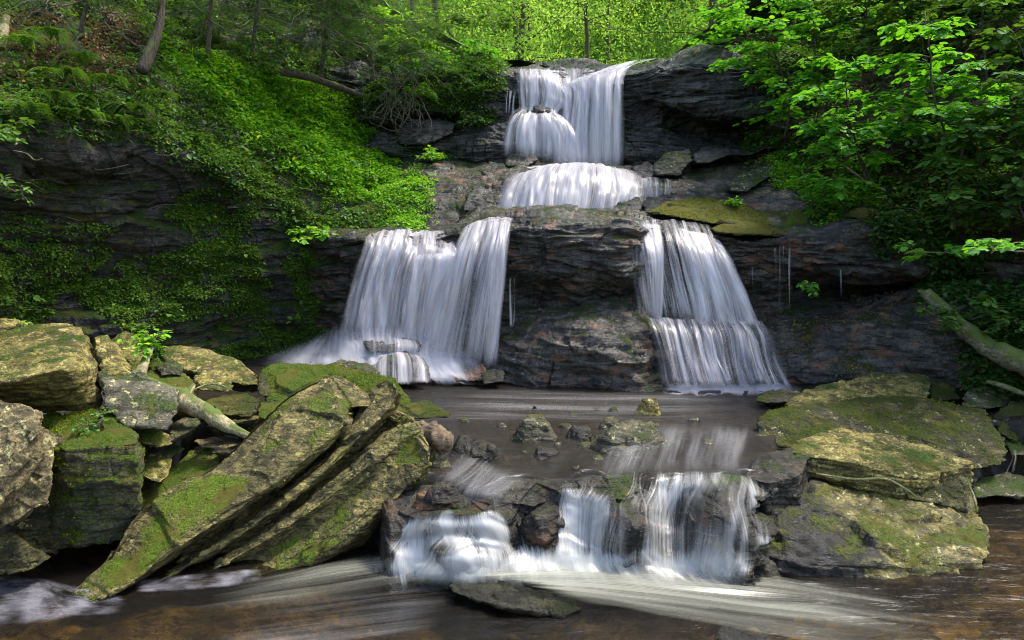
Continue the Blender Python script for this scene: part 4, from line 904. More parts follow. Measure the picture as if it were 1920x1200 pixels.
rock('yellow pointed stone against the back of the slab', [
    [(445, 800, 8.5), (470, 778, 8.7), (505, 778, 8.8), (515, 800, 8.4), (480, 830, 8.1), (450, 820, 8.1), (480, 800, 9.0)]], 'ochre')
rock('dark striped stone under the driftwood trunk', [
    [(312, 795, 8.1), (340, 785, 8.3), (372, 782, 8.4), (380, 795, 8.2), (350, 812, 7.9), (318, 815, 7.8), (350, 800, 8.6)]], 'wetolive')
rock('fallen pale shard leaning across the left pile', [
    [(200, 762, 7.6), (222, 760, 7.7), (250, 775, 7.6), (255, 790, 7.5), (225, 785, 7.4), (240, 790, 7.8)]], 'brown')
for lab, p, m_ in [('little stone behind the driftwood fork', (345, 738, 8.9), 'ochre'), ('little grey stone by the dark wedge', (430, 800, 8.3), 'grey'), ('small stone in shadow under the grey block', (330, 820, 7.9), 'wetolive'),
                   ('tan pebble near the slab back', (425, 850, 7.9), 'brown'), ('small mossy stone above the yellow flat stone', (288, 690, 9.2), 'mossy'), ('top left olive rock half hidden behind the largest boulder', (10, 618, 9.9), 'ochre')]:
    c = at(*p); r = .17 if p[0] > 20 else .33
    rs = np.random.default_rng(int(p[0])); pts = [c + r * np.array((v[0] * 1.4, v[1], v[2] * .6)) for v in rs.normal(size=(12, 3)) / 1.6]
    rock(lab, [pts], m_)
# right group
rock('olive slab with lichened top at the back of the right stack', [
    [(1468, 752, 9.9), (1500, 735, 10.2), (1570, 714, 10.6), (1640, 700, 11.0), (1740, 702, 11.0), (1744, 745, 10.2), (1740, 765, 9.9), (1560, 770, 9.6), (1472, 768, 9.6), (1640, 750, 11.4)]], 'ochre', T=.1, sa=.05)
rock('big dark mossy slab in the middle of the right stack', [
    [(1424, 785, 8.9), (1440, 770, 9.3), (1530, 752, 9.8), (1640, 742, 10.1), (1790, 752, 10.1), (1845, 770, 9.7), (1892, 835, 9.0), (1888, 868, 8.7), (1850, 880, 8.5), (1700, 880, 8.3), (1500, 848, 8.4), (1426, 840, 8.5), (1418, 815, 8.6), (1700, 800, 10.6)]], 'mossdark', T=.13, sa=.06, tuft=(2500, .3, .25, 'leaf_moss'))
rock('sunlit lichen spotted slab on the wide flat rock', [
    ab([(1474, 848, 8.1), (1500, 822, 8.5), (1582, 803, 8.9), (1612, 808, 8.9), (1700, 826, 8.7), (1828, 862, 8.25), (1826, 870, 8.1), (1735, 896, 7.65), (1700, 898, 7.6), (1600, 868, 7.7), (1490, 850, 7.9)], .26)], 'ochre', sa=.04, T=.09)
rock('wide flat rock, wet black on its left and mossy yellow on its right', [
    ab([(1480, 902, 7.7), (1560, 885, 8.1), (1800, 905, 8.2), (1822, 930, 7.9), (1850, 985, 7.3), (1846, 1055, 6.65), (1700, 1065, 6.5), (1500, 1058, 6.45), (1405, 1035, 6.6), (1400, 980, 6.9), (1420, 930, 7.3)], .5)], 'halfwet', sa=.05, T=.12, disp=(.05, .03, .012))
rock('mossy prop stone under the right end of the spotted slab', [
    [(1690, 890, 7.9), (1812, 888, 8.1), (1825, 925, 7.8), (1818, 960, 7.6), (1760, 945, 7.5), (1700, 935, 7.5), (1760, 900, 8.6)]], 'mossdark')
rock('pair of low dark stones where the right fall meets the stack', [
    [(1410, 752, 10.2), (1430, 738, 10.6), (1465, 728, 10.7), (1500, 735, 10.5), (1505, 748, 10.2), (1440, 758, 10.0), (1450, 745, 11)]], 'wetolive')
rock('grey flat stone by the water at the right edge', [
    [(1822, 905, 8.6), (1850, 890, 8.9), (1910, 888, 8.9), (1960, 900, 8.7), (1960, 930, 8.4), (1830, 932, 8.3), (1900, 905, 9.3)]], 'wetolive')
rock('grey rock in front of the small dead branch', [
    [(1798, 745, 10.2), (1820, 727, 10.5), (1880, 722, 10.6), (1900, 745, 10.3), (1890, 765, 10.0), (1810, 765, 9.9), (1850, 745, 11)]], 'grey')
rock('dark rock below the small dead branch', [
    [(1862, 780, 9.8), (1890, 750, 10.0), (1960, 745, 10.0), (1980, 800, 9.6), (1900, 830, 9.3), (1870, 810, 9.4), (1920, 780, 10.4)]], 'mossdark')
rock('round stone at the right edge above the tiny fall', [
    [(1880, 825, 9.4), (1905, 805, 9.6), (1960, 810, 9.6), (1970, 850, 9.2), (1900, 855, 9.1), (1920, 830, 9.9)]], 'wetolive')
rock('greenish block beside the olive slab', [
    [(1742, 712, 10.9), (1790, 720, 10.9), (1800, 750, 10.5), (1745, 752, 10.5), (1770, 735, 11.4)]], 'mossdark')
sheet('waterfall', [[(1893, 846, 9.1), (1908, 842, 9.1), (1935, 846, 9.1)], [(1896, 860, 8.9), (1910, 860, 8.85), (1938, 860, 8.9)], [(1880, 888, 8.6), (1908, 890, 8.5), (1950, 888, 8.6)]], M['fall_thin'], seed=77, label='tiny white fall at the right edge of the photo', nu=20, nv=20)
# stones in the stream
def stone(label, cx, cy, w, h, z0, mat, tall=1.0, depth=1.0, **kw):
    """stone standing in water: cx,cy the waterline centre in px, w,h visible size px"""
    w = w * 1.25; h = h * 1.12; c = onz(cx, cy, z0); k = c[1] / FPX; rs = np.random.default_rng(int(cx * 7 + cy)); pts = []
    for i in range(16):
        a = i / 16 * 2 * math.pi; r = rs.uniform(.82, 1.05)
        pts.append(c + np.array((math.cos(a) * w * k / 2 * r * 1.08, math.sin(a) * w * k / 2 * .7 * depth * r, -.06 - .25 * h * k)))
        if i % 2 == 0:
            r2 = rs.uniform(.25, .78); pts.append(c + np.array((math.cos(a) * w * k / 2 * r2, math.sin(a) * w * k / 3 * depth * r2, h * k * tall * (rs.uniform(.85, 1.1) if i in (2, 6) else rs.uniform(.35, .85)))))
    kw.setdefault('sa', .008); return rock(label, [pts], mat, **kw)
stone('olive boulder standing in the middle of the pool', 1002, 822, 92, 42, 0, 'wetolive')
stone('small pyramid of yellow rock alone in the pool', 1217, 776, 46, 26, 0, 'ochre')
stone('wide low mossy rock at the right of the pool stones', 1180, 834, 140, 36, 0, 'wetolive')
stone('small dark stone left of the wide low rock', 1085, 820, 55, 22, 0, 'wet')
stone('rounded tan stone behind the wide low rock', 1140, 803, 42, 20, 0, 'wetolive')
stone('low pale stone in front of the wide low rock', 1165, 845, 70, 12, 0, 'wetolive')
stone('flat black stone with golden edge in mid stream', 1022, 856, 58, 14, 0, 'wet')
stone('small brown stone just right of the lone pyramid', 1150, 772, 22, 8, 0, 'wetolive')
stone('tiny stone tip near the pool centre', 1003, 768, 16, 8, 0, 'wet')
stone('tiny stone upstream of the flat black stone', 1075, 776, 20, 7, 0, 'wetolive')
stone('tiny stone below the flat black stone', 1080, 882, 24, 8, 0, 'wetolive')
stone('flat wet dark stone with a foam rim beside the driftwood stump', 890, 850, 108, 26, 0, 'wet', depth=1.2)
stone('brown stone under the driftwood stump', 818, 876, 56, 36, 0, 'wetolive')
rock('wet black flat stone on top of the cascade boulders', [[(952, 928, 7.05), (975, 912, 7.25), (1040, 907, 7.35), (1068, 915, 7.2), (1062, 931, 6.95), (1000, 950, 6.8), (962, 944, 6.85), (1000, 925, 7.5), (1050, 935, 7.1), (975, 950, 7.1)]], 'wet', sa=.015)
rock('glossy wet black boulder splitting the cascades', [[(958, 975, 6.9), (985, 955, 6.95), (1045, 938, 6.95), (1060, 948, 6.85), (1058, 985, 6.65), (1022, 1018, 6.5), (985, 1005, 6.6), (965, 990, 6.75), (1000, 1040, 6.75), (1045, 1030, 6.8), (1010, 960, 7.3), (1005, 965, 6.6)]], 'wet', sa=.015)
stone('wet brown stone at the right foot of the slanted slab', 812, 945, 80, 22, -.15, 'rust')
stone('black stone left of the left cascade top', 830, 922, 60, 16, 0, 'wet')
rock('dark stone in shadow beneath the slanted slab', [[(600, 1040, 7.3), (700, 985, 7.5), (745, 975, 7.4), (760, 1030, 7.1), (700, 1070, 6.95), (610, 1085, 7.0), (700, 1000, 8.0), (650, 1085, 7.4)]], 'wet')
rock('long low weedy rock breaking the surface in front', [
    [(842, 1080, 6.15), (860, 1074, 6.3), (960, 1084, 6.25), (1078, 1112, 6.0), (1090, 1130, 5.85), (1050, 1145, 5.75), (960, 1130, 5.75), (880, 1110, 5.9), (850, 1100, 6.0), (960, 1150, 6.1), (1060, 1160, 6.0)]], 'weed', sa=.03).location.z -= .055
stone('dark stone tip at the bottom edge of the photo', 1390, 1205, 130, 18, ZL, 'wet')
rock('wet black shelf between the pool and the wide flat rock', [ab([(1396, 893, 7.22), (1425, 850, 7.9), (1470, 838, 8.15), (1520, 850, 7.95), (1500, 892, 7.25), (1440, 906, 7.05)], .5)], 'wet', sa=.02)
stone('dark wet stone at the top of the middle cascade', 1188, 935, 46, 22, -.12, 'wet')
stone('dark wet stone between the two right chutes', 1292, 925, 40, 18, -.08, 'wet')
stone('black stone at the right foot of the rippled cascade', 1432, 1085, 70, 30, ZL, 'wet')
stone('brown wet stone in the chute left of the black boulder', 925, 985, 50, 20, -.45, 'rust')
rs_ = np.random.default_rng(66)
for cx, cy, w_, h_, lab in [(1060, 803, 26, 9, 'small wet stone right behind the olive pool boulder'), (1098, 838, 30, 9, 'small wet stone at the left tip of the wide low rock'), (1230, 800, 24, 7, 'small wet stone between the yellow pyramid and the wide low rock'),
                       (1262, 832, 30, 8, 'small wet stone off the right tip of the wide low rock'), (985, 850, 20, 6, 'pebble left of the flat black stone'), (940, 800, 24, 7, 'small wet stone left of the olive pool boulder'), (1120, 862, 26, 7, 'small stone downstream of the wide low rock'),
                       (1300, 790, 30, 7, 'rightmost small stone in the back of the pool'), (1045, 838, 22, 7, 'pebble just below the olive pool boulder'), (1195, 862, 28, 7, 'small stone below the middle of the wide low rock'), (870, 790, 26, 7, 'small stone near the low dark point of rock'), (1330, 830, 26, 7, 'lone small stone right of all the pool stones')]:
    stone(lab, cx, cy, w_, h_, 0, 'wetolive', group='small stones in the pool')
# rocks at the foot of the falls
rock('rust brown wedge rock at the foot of the left fall', [
    [(845, 705, 11.9), (880, 688, 12.0), (905, 680, 12.0), (915, 695, 11.8), (905, 714, 11.6), (850, 716, 11.7), (890, 700, 12.3)]], 'rust')
rock('black angular rock next to the rust brown wedge', [
    [(900, 700, 11.7), (925, 690, 11.8), (948, 696, 11.7), (946, 716, 11.5), (905, 722, 11.4), (925, 705, 12.0)]], 'wet')
rock('flat ledge stone veiled by water in the left fall foot', [
    [(675, 638, 12.7), (720, 632, 12.8), (785, 638, 12.6), (795, 648, 12.4), (785, 660, 12.3), (690, 662, 12.4), (730, 650, 13.2)]], 'upper')
rock('rounded boulder with water sliding over it at the left fall foot', [
    [(690, 690, 11.8), (712, 668, 12.0), (760, 658, 12.1), (795, 672, 11.9), (808, 695, 11.6), (806, 718, 11.4), (700, 722, 11.45), (750, 690, 12.4)]], 'upper')
fall('thin veil sliding over the rounded boulder', [
    ([[(700, 672, 12.0), (745, 660, 12.05), (790, 668, 11.9)], [(692, 684, 11.6), (748, 676, 11.6), (802, 684, 11.55)], [(690, 718, 11.3), (750, 722, 11.25), (808, 718, 11.3)]], 'fall', dict(ripple=.02)),
    ([[(640, 640, 12.7), (720, 632, 12.7), (792, 640, 12.5)], [(650, 648, 12.3), (722, 644, 12.3), (796, 650, 12.2)], [(660, 672, 12.2), (722, 670, 12.15), (790, 668, 12.15)]], 'fall', dict(ripple=.02))])
# upper rocks
rock('big grey angular block right of the upper fall', [
    [(1228, 312, 16.6), (1252, 290, 16.9), (1290, 280, 17.0), (1298, 295, 16.8), (1280, 325, 16.2), (1262, 332, 16.1), (1232, 328, 16.2), (1270, 300, 17.4)]], 'grey', moss=None) if False else None
def ur(label, outline, mat, dy=.7): return rock(label, [grounded(outline, dy)], mat, T=.12)
ur('grey angular block right of the upper fall', [(1225, 310, 16.5), (1250, 288, 16.7), (1295, 278, 16.8), (1298, 300, 16.4), (1275, 330, 16.1), (1232, 328, 16.2)], 'grey')
ur('brown tumbled stone beside the grey angular block', [(1185, 315, 16.6), (1215, 300, 16.8), (1235, 318, 16.4), (1225, 335, 16.2), (1195, 332, 16.3)], 'upper')
ur('dark slab stone below the undercut of the upper wall', [(1300, 295, 16.6), (1318, 276, 16.9), (1368, 276, 16.8), (1372, 288, 16.5), (1330, 306, 16.2), (1305, 305, 16.3)], 'upper')
ur('long tilted slab at the foot of the right hillside', [(1365, 345, 15.4), (1400, 322, 15.8), (1455, 302, 16.0), (1460, 320, 15.6), (1400, 360, 15.0), (1370, 358, 15.1)], 'grey')
ur('dark tilted rock in front of the domed cascade', [(1125, 392, 14.8), (1160, 380, 15.0), (1195, 368, 15.1), (1208, 378, 14.9), (1200, 396, 14.6), (1135, 402, 14.6)], 'upper')
ur('small stone right of the dark tilted rock', [(1205, 386, 15.0), (1228, 368, 15.2), (1245, 378, 15.0), (1238, 396, 14.7), (1210, 398, 14.7)], 'upper')
ur('rounded dark stone left of the upper fall foot', [(945, 300, 17.1), (960, 287, 17.3), (1000, 286, 17.2), (1010, 300, 17.0), (990, 312, 16.9), (950, 312, 16.9)], 'upper')
ur('grey humped stone left of the domed cascade', [(898, 320, 16.9), (918, 303, 17.1), (945, 306, 17.0), (955, 322, 16.7), (910, 328, 16.7)], 'upper')
ur('black bulging rock veiled by the left branch of the upper fall', [(958, 225, 17.8), (975, 212, 18.0), (1010, 213, 17.9), (1018, 240, 17.6), (1015, 280, 17.5), (960, 280, 17.6)], 'upper')
ur('wet rock hump left of the domed cascade', [(865, 395, 15.0), (885, 352, 15.6), (905, 350, 15.6), (925, 370, 15.3), (920, 398, 14.8)], 'upper')
ur('grey rock slab under the dark left overhang', [(740, 262, 17.8), (760, 228, 18.0), (820, 222, 18.0), (855, 230, 17.9), (850, 250, 17.6), (800, 270, 17.5), (750, 270, 17.6)], 'upper')
rock('golden moss slab on the ledge above the right fall', [grounded([(1208, 398, 13.6), (1250, 378, 14.2), (1300, 370, 14.5), (1370, 378, 14.4), (1430, 400, 13.8), (1455, 420, 13.3), (1420, 428, 13.0), (1330, 418, 13.0), (1250, 404, 13.2)], .8)], 'orange_moss', T=.12, sa=.05, tuft=(3000, .3, -.1, 'leaf_moss'))
rock('lower golden moss slab nearest the right fall lip', [grounded([(1330, 428, 12.9), (1380, 418, 13.2), (1440, 420, 13.1), (1500, 430, 12.8), (1490, 442, 12.5), (1400, 440, 12.4), (1345, 436, 12.5)], .8)], 'orange_moss', T=.1, sa=.04)
rock('mossy green boulder above the right ledge', [grounded([(1470, 440, 12.8), (1478, 400, 13.2), (1500, 392, 13.4), (1520, 410, 13.1), (1515, 436, 12.6)], .6)], 'mossy')
rock('green topped rock under the right hillside plants', [grounded([(1590, 405, 12.6), (1610, 385, 12.9), (1650, 388, 12.9), (1655, 402, 12.6), (1620, 412, 12.4)], .6)], 'mossdark')
rock('pale olive slab set in the right hillside', [grounded([(1450, 235, 16.0), (1480, 198, 16.4), (1540, 205, 16.2), (1545, 235, 15.8), (1480, 245, 15.7)], .8)], 'wetolive')

# ------------------------------------------------------------------ logs and dead wood
def log(label, pts, rad, mat, name='log', cat='log', rough=.16, sides=22, n=60, seed=1, stubs=()):
    P = resample(np.array([at(*p) for p in pts]), n); R = resample(np.array(rad, float), n)
    b = Bag(); V, F, C = tube_data(P, R, sides, seed, rough)
    b.add(V, F, C)
    for s0, s1, r0, r1 in stubs:
        b.tube(resample(np.array([at(*s0), (at(*s0) + at(*s1)) / 2 + .02, at(*s1)]), 10), np.linspace(r0, r1, 10), 10, seed + 3, .2)
    o = link(name, b.mesh(name), M[mat], loc=V.mean(0)); tag(o, label, cat); return o
log('mossy fallen trunk leaning down from the right hillside', [(1735, 548, 11.2), (1790, 600, 10.8), (1850, 650, 10.4), (1900, 672, 10.1), (1990, 720, 9.8)], [.08, .12, .13, .17, .18], 'driftgreen', stubs=[((1860, 655, 10.4), (1868, 628, 10.6), .07, .05), ((1745, 560, 11.1), (1722, 545, 11.3), .05, .03)])
log('small dead branch lying at the right edge', [(1850, 715, 10.2), (1885, 725, 10.0), (1960, 755, 9.8)], [.025, .035, .04], 'driftgreen', seed=4)
log('weathered driftwood trunk wedged across the left pile', [(250, 700, 8.3), (300, 728, 8.2), (345, 752, 8.1), (390, 775, 8.0), (430, 800, 7.9), (475, 822, 7.8)], [.05, .08, .13, .10, .07, .04], 'drift', stubs=[((345, 745, 8.1), (362, 722, 8.3), .05, .03), ((390, 772, 8.0), (415, 776, 8.1), .04, .015)], seed=6)
log('short upright dead stub below the leafy green plant', [(262, 702, 8.7), (270, 680, 8.8), (282, 652, 9.0)], [.07, .06, .04], 'drift', seed=8)
log('splintered dark driftwood stump by the slanted slab', [(748, 790, 7.7), (790, 808, 7.6), (825, 825, 7.5), (850, 828, 7.5)], [.03, .12, .14, .06], 'driftdark', rough=.45, seed=9)
log('thin twig lying on the golden moss block', [(176, 772, 7.35), (190, 785, 7.2), (196, 802, 7.1)], [.008, .01, .008], 'drift', 'twig', 'twig', sides=8, seed=10)
log('forked bare twig behind the driftwood trunk', [(355, 735, 8.7), (385, 722, 8.8), (410, 721, 8.8), (436, 732, 8.8)], [.01, .012, .012, .006], 'drift', 'twig', 'twig', sides=8, seed=11)
log('long root twig lying under the spotted slab', [(1530, 888, 7.55), (1600, 898, 7.4), (1660, 898, 7.35), (1700, 918, 7.2), (1718, 932, 7.1)], [.008, .012, .012, .012, .006], 'drift', 'twig', 'twig', sides=8, seed=12)
log('short twig propped at the right end of the wide flat rock', [(1812, 895, 7.8), (1825, 930, 7.6), (1832, 960, 7.5)], [.01, .014, .01], 'drift', 'twig', 'twig', sides=8, seed=13)
log('bare branch lying on the right hillside leaves', [(1780, 388, 11.5), (1830, 398, 11.4), (1880, 404, 11.3)], [.02, .03, .035], 'bark', 'branch', 'branch', sides=10, seed=14)
log('thin dead sapling stem leaning on the lower right hillside', [(1575, 305, 14.0), (1610, 330, 13.3), (1660, 358, 12.8)], [.015, .02, .02], 'twig', 'branch', 'branch', sides=8, seed=15)
log('rotting log under the left undergrowth by the pool shelf', [(525, 135, 16.6), (580, 145, 16.8), (640, 165, 17.3), (680, 180, 17.6)], [.08, .09, .08, .05], 'bark', seed=16)
log('pale bare twig poking from the dark cliff at far left', [(25, 282, 9.7), (50, 288, 9.6), (65, 300, 9.5), (80, 297, 9.5)], [.006, .009, .009, .005], 'drift', 'twig', 'twig', sides=7, seed=17)

# ------------------------------------------------------------------ leaves
def leaf_shape(kind):
    """outline in (along, across, lift), unit length"""
    if kind == 'quad': return np.array([(0, 0, 0), (.45, .28, .06), (1, 0, -.05), (.45, -.28, .06)]), [[0, 3, 2, 1]]
    if kind == 'ovate':
        o = [(0, 0, 0), (.18, .25, .03), (.5, .34, .04), (.8, .18, 0), (1.02, 0, -.08), (.8, -.18, 0), (.5, -.34, .04), (.18, -.25, .03)]
        return np.array(o), [[0, 1, 2, 3, 4], [0, 4, 5, 6, 7]]
    if kind == 'maple':
        o = [(0, 0, 0), (.05, .30, .02), (.42, .52, -.02), (.45, .30, .05), (.72, .40, -.02), (1.0, 0, -.10), (.72, -.40, -.02), (.45, -.30, .05), (.42, -.52, -.02), (.05, -.30, .02)]
        return np.array(o), [[0, 1, 2, 3, 4, 5], [0, 5, 6, 7, 8, 9]]
    if kind == 'blade': return np.array([(0, .05, 0), (.5, .07, .12), (1, 0, 0), (.5, -.07, .12), (0, -.05, 0)]), [[0, 1, 2, 3, 4]]
def leaves(bag, C, D, U, size, kind='quad'):
    """C centres, D direction along leaf, U leaf up (all (n,3)), size (n,)"""
    S_, F = leaf_shape(kind); n = len(C)
    D = D / (np.linalg.norm(D, axis=1, keepdims=True) + 1e-9); A = np.cross(U, D); A /= np.linalg.norm(A, axis=1, keepdims=True) + 1e-9; U = np.cross(D, A)
    V = C[:, None, :] + size[:, None, None] * (S_[None, :, 0:1] * D[:, None, :] + S_[None, :, 1:2] * A[:, None, :] + S_[None, :, 2:3] * U[:, None, :])
    k = len(S_); base = (np.arange(n) * k)[:, None]
    Fs = {}
    for f in F: Fs.setdefault(len(f), []).append(base + np.array(f)[None, :])
    bag.add(V.reshape(-1, 3), *[np.vstack(v) for v in Fs.values()])
def rnd(n, r=rng): v = r.normal(size=(n, 3)); return v / np.linalg.norm(v, axis=1, keepdims=True)
def up_dirs(n, spread, r=rng): v = rnd(n, r) * spread + np.array((0, 0, 1.)); return v / np.linalg.norm(v, axis=1, keepdims=True)
def clumps(bag, C, N, rad, per, size, kind='quad', droop=.2, r=rng):
    """herb clumps: leaves spread over a small dome at each centre"""
    n = len(C); k = per
    th = r.uniform(0, 2 * math.pi, (n, k)); rr = np.sqrt(r.uniform(0, 1, (n, k))); hh = (1 - rr ** 2) * r.uniform(.4, 1.1, (n, k))
    Rr = rad[:, None] if hasattr(rad, '__len__') else rad
    off = np.stack([np.cos(th) * rr * Rr, np.sin(th) * rr * Rr, hh * Rr * .8], 2)
    P = C[:, None, :] + off + N[:, None, :] * .02
    D = np.stack([np.cos(th), np.sin(th), -droop + .0 * th], 2) + r.normal(size=(n, k, 3)) * .45
    U = np.stack([np.cos(th) * .35, np.sin(th) * .35, np.ones_like(th)], 2) + r.normal(size=(n, k, 3)) * .28
    s = size * r.uniform(.6, 1.3, n * k)
    leaves(bag, P.reshape(-1, 3), D.reshape(-1, 3), U.reshape(-1, 3), s, kind)
def pick(surf, n, test, r=rng, row=None):
    """n random surface points of a patch, kept by test(px, py, P, N) in 0..1"""
    V, N = surf; nr, nc = V.shape[:2]
    a = V[1:, 1:] - V[:-1, :-1]; b = V[1:, :-1] - V[:-1, 1:]; ar = np.linalg.norm(np.cross(a, b), axis=2).ravel()
    q = proj(V[:-1, :-1]).reshape(-1, 2); w = ar * test(q[:, 0], q[:, 1], V[:-1, :-1].reshape(-1, 3), N[:-1, :-1].reshape(-1, 3)).clip(0, 1)
    i = r.choice(len(w), n, p=w / w.sum()); iy, ix = i // (nc - 1), i % (nc - 1)
    u, v = r.uniform(0, 1, (2, n, 1))
    P = V[iy, ix] * (1 - u) * (1 - v) + V[iy, ix + 1] * u * (1 - v) + V[iy + 1, ix] * (1 - u) * v + V[iy + 1, ix + 1] * u * v
    Nn = N[iy, ix]; Nn = np.where((Nn[:, 1:2] > 0) & (np.abs(Nn[:, 2:3]) < .6), -Nn, Nn); Nn = Nn * np.where(Nn[:, 2:3] < -.2, -1, 1)
    return P, Nn
def lin(px, *kp):
    x, y = zip(*kp); return np.interp(px, x, y)
def cover(label, bag, mat, name='ground_cover'):
    me = bag.mesh(name, smooth=False); o = link(name, me, M[mat]); tag(o, label, None, None, 'stuff'); return o

for o_, (n_, nz_, th_, mt_) in TUFTS:
    me = o_.data; nf = len(me.polygons); C = np.empty(nf * 3, np.float32); me.polygons.foreach_get('center', C); C = C.reshape(-1, 3).astype(float)
    Nn = np.empty(nf * 3, np.float32); me.polygons.foreach_get('normal', Nn); Nn = Nn.reshape(-1, 3).astype(float); Wp = C + np.array(o_.location)
    w = (Nn[:, 2] > nz_) * (fbm(Wp * 1.4, 3, 77) + .5 * fbm(Wp * 6, 2, 78) > th_) * 1.; w = w / w.sum(); i = rng.choice(nf, n_, p=w)
    bb = Bag(); leaves(bb, C[i] + rng.normal(size=(n_, 3)) * .008, Nn[i] + .8 * rnd(n_), rnd(n_), rng.uniform(.012, .032, n_), 'quad')
    link('moss', bb.mesh('moss', smooth=False), M[mt_], o_)
# herbs on the left slope, its sun patch put into the leaf colour
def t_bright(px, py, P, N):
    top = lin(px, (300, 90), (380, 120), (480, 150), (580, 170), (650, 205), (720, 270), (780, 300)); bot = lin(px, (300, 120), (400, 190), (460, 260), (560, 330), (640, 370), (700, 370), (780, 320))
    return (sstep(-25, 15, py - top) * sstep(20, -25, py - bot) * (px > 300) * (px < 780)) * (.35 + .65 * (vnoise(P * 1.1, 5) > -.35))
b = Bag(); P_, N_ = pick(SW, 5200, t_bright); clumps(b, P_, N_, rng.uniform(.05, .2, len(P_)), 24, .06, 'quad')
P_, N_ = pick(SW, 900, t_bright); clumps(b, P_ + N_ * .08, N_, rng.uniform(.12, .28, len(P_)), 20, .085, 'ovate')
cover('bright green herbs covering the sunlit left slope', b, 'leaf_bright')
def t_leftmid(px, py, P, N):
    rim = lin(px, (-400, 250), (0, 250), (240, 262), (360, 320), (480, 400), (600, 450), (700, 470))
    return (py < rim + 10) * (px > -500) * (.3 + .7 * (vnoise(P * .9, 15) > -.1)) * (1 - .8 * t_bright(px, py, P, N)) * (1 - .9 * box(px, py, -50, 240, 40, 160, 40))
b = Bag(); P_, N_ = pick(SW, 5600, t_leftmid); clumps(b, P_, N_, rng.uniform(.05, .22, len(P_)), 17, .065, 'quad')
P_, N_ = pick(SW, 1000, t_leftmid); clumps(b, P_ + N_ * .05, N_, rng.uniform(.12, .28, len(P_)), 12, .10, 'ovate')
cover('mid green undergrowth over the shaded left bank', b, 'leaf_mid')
def t_cliff(px, py, P, N):
    d = sstep(400, 540, py) * .8 + .55 * sstep(.35, .8, N[:, 2]) + .9 * box(px, py, 310, 390, 340, 420, 15) + .5 * box(px, py, 380, 640, 330, 520, 40)
    return d * (vnoise(P * 1.6, 25) > -.15) * (py > 260) * (px < 700) * (.15 + .85 * (vnoise(P * 4.6, 26) > -.1))
b = Bag(); P_, N_ = pick(SW, 30000, t_cliff); clumps(b, P_, N_, rng.uniform(.03, .12, len(P_)), 8, .056, 'quad')
P_, N_ = pick(SW, 260, t_cliff); clumps(b, P_ + N_ * .06, N_, .12, 7, .11, 'ovate')
cover('small dark green plants clinging to the left cliff', b, 'leaf_cliff')
def t_litter(px, py, P, N): return box(px, py, -60, 260, 30, 165, 30) * (vnoise(P * 1.3, 27) > -.3)
b = Bag(); P_, N_ = pick(SW, 6000, t_litter); leaves(b, P_ + N_ * .03, rnd(len(P_)), up_dirs(len(P_), .5), rng.uniform(.04, .09, len(P_)), 'ovate')
cover('brown fallen leaves on the upper left bank', b, 'litter', 'leaf_litter')
bt = Bag(); r = np.random.default_rng(88)
for SF, nn, tf in ((SW, 260, lambda px, py, P, N: (px > -100) * (px < 760) * (py < 430) * (py > -20) * 1.), (SH, 170, lambda px, py, P, N: (px > 1440) * (px < 2000) * (py < 440) * (py > -20) * 1.)):
    P_, N_ = pick(SF, nn, tf)
    for p, nn_ in zip(P_, N_):
        d = rnd(1, r)[0]; d[2] = abs(d[2]) * .5 - .15; L_ = r.uniform(.2, .8); q0 = p + nn_ * .07; Q = np.array([q0, q0 + d * L_ * .5 + r.normal(size=3) * .04 + nn_ * .05, q0 + d * L_ + nn_ * .03])
        bt.tube(resample(Q, 6), np.linspace(.009, .004, 6), 4)
cover('dry sticks and dead stems strewn through the undergrowth', bt, 'twig', 'fallen_sticks')
# right hillside
b = Bag(); t1 = lambda px, py, P, N: (px > 1400) * (px < 2300) * (py < 460) * (vnoise(P * 1.2, 28) > -.2) * 1.
P_, N_ = pick(SH, 16000, t1); leaves(b, P_ + N_ * .03, rnd(len(P_)), up_dirs(len(P_), .6), rng.uniform(.04, .085, len(P_)), 'quad')
cover('brown fallen leaves over the right hillside', b, 'litter', 'leaf_litter')
b = Bag(); P_, N_ = pick(SH, 7500, lambda px, py, P, N: (px > 1380) * (px < 2300) * (py < 480) * (.2 + .8 * (vnoise(P * .9, 29) > -.1))); clumps(b, P_, N_, rng.uniform(.08, .24, len(P_)), 10, .10, 'ovate')
cover('dark green undergrowth over the right hillside', b, 'leaf_mid')
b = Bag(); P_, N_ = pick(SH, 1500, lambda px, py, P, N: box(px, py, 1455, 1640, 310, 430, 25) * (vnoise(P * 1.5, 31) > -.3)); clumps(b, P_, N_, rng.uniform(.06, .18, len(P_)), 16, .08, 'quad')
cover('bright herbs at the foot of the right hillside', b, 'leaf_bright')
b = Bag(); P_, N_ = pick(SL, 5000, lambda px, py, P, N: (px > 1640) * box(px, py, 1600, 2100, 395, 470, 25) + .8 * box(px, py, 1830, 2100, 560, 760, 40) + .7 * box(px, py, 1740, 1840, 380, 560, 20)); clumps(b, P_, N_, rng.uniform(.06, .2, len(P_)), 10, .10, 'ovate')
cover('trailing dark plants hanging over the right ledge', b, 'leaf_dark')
b = Bag(); P_, N_ = pick(SL, 3500, lambda px, py, P, N: box(px, py, 1400, 1900, 560, 720, 30) * (vnoise(P * 1.2, 33) > 0)); leaves(b, P_ + N_ * .02, rnd(len(P_)), N_ + .5 * rnd(len(P_)), rng.uniform(.015, .045, len(P_)), 'quad')
cover('fallen leaves scattered on the right rock apron', b, 'litter', 'leaf_litter')
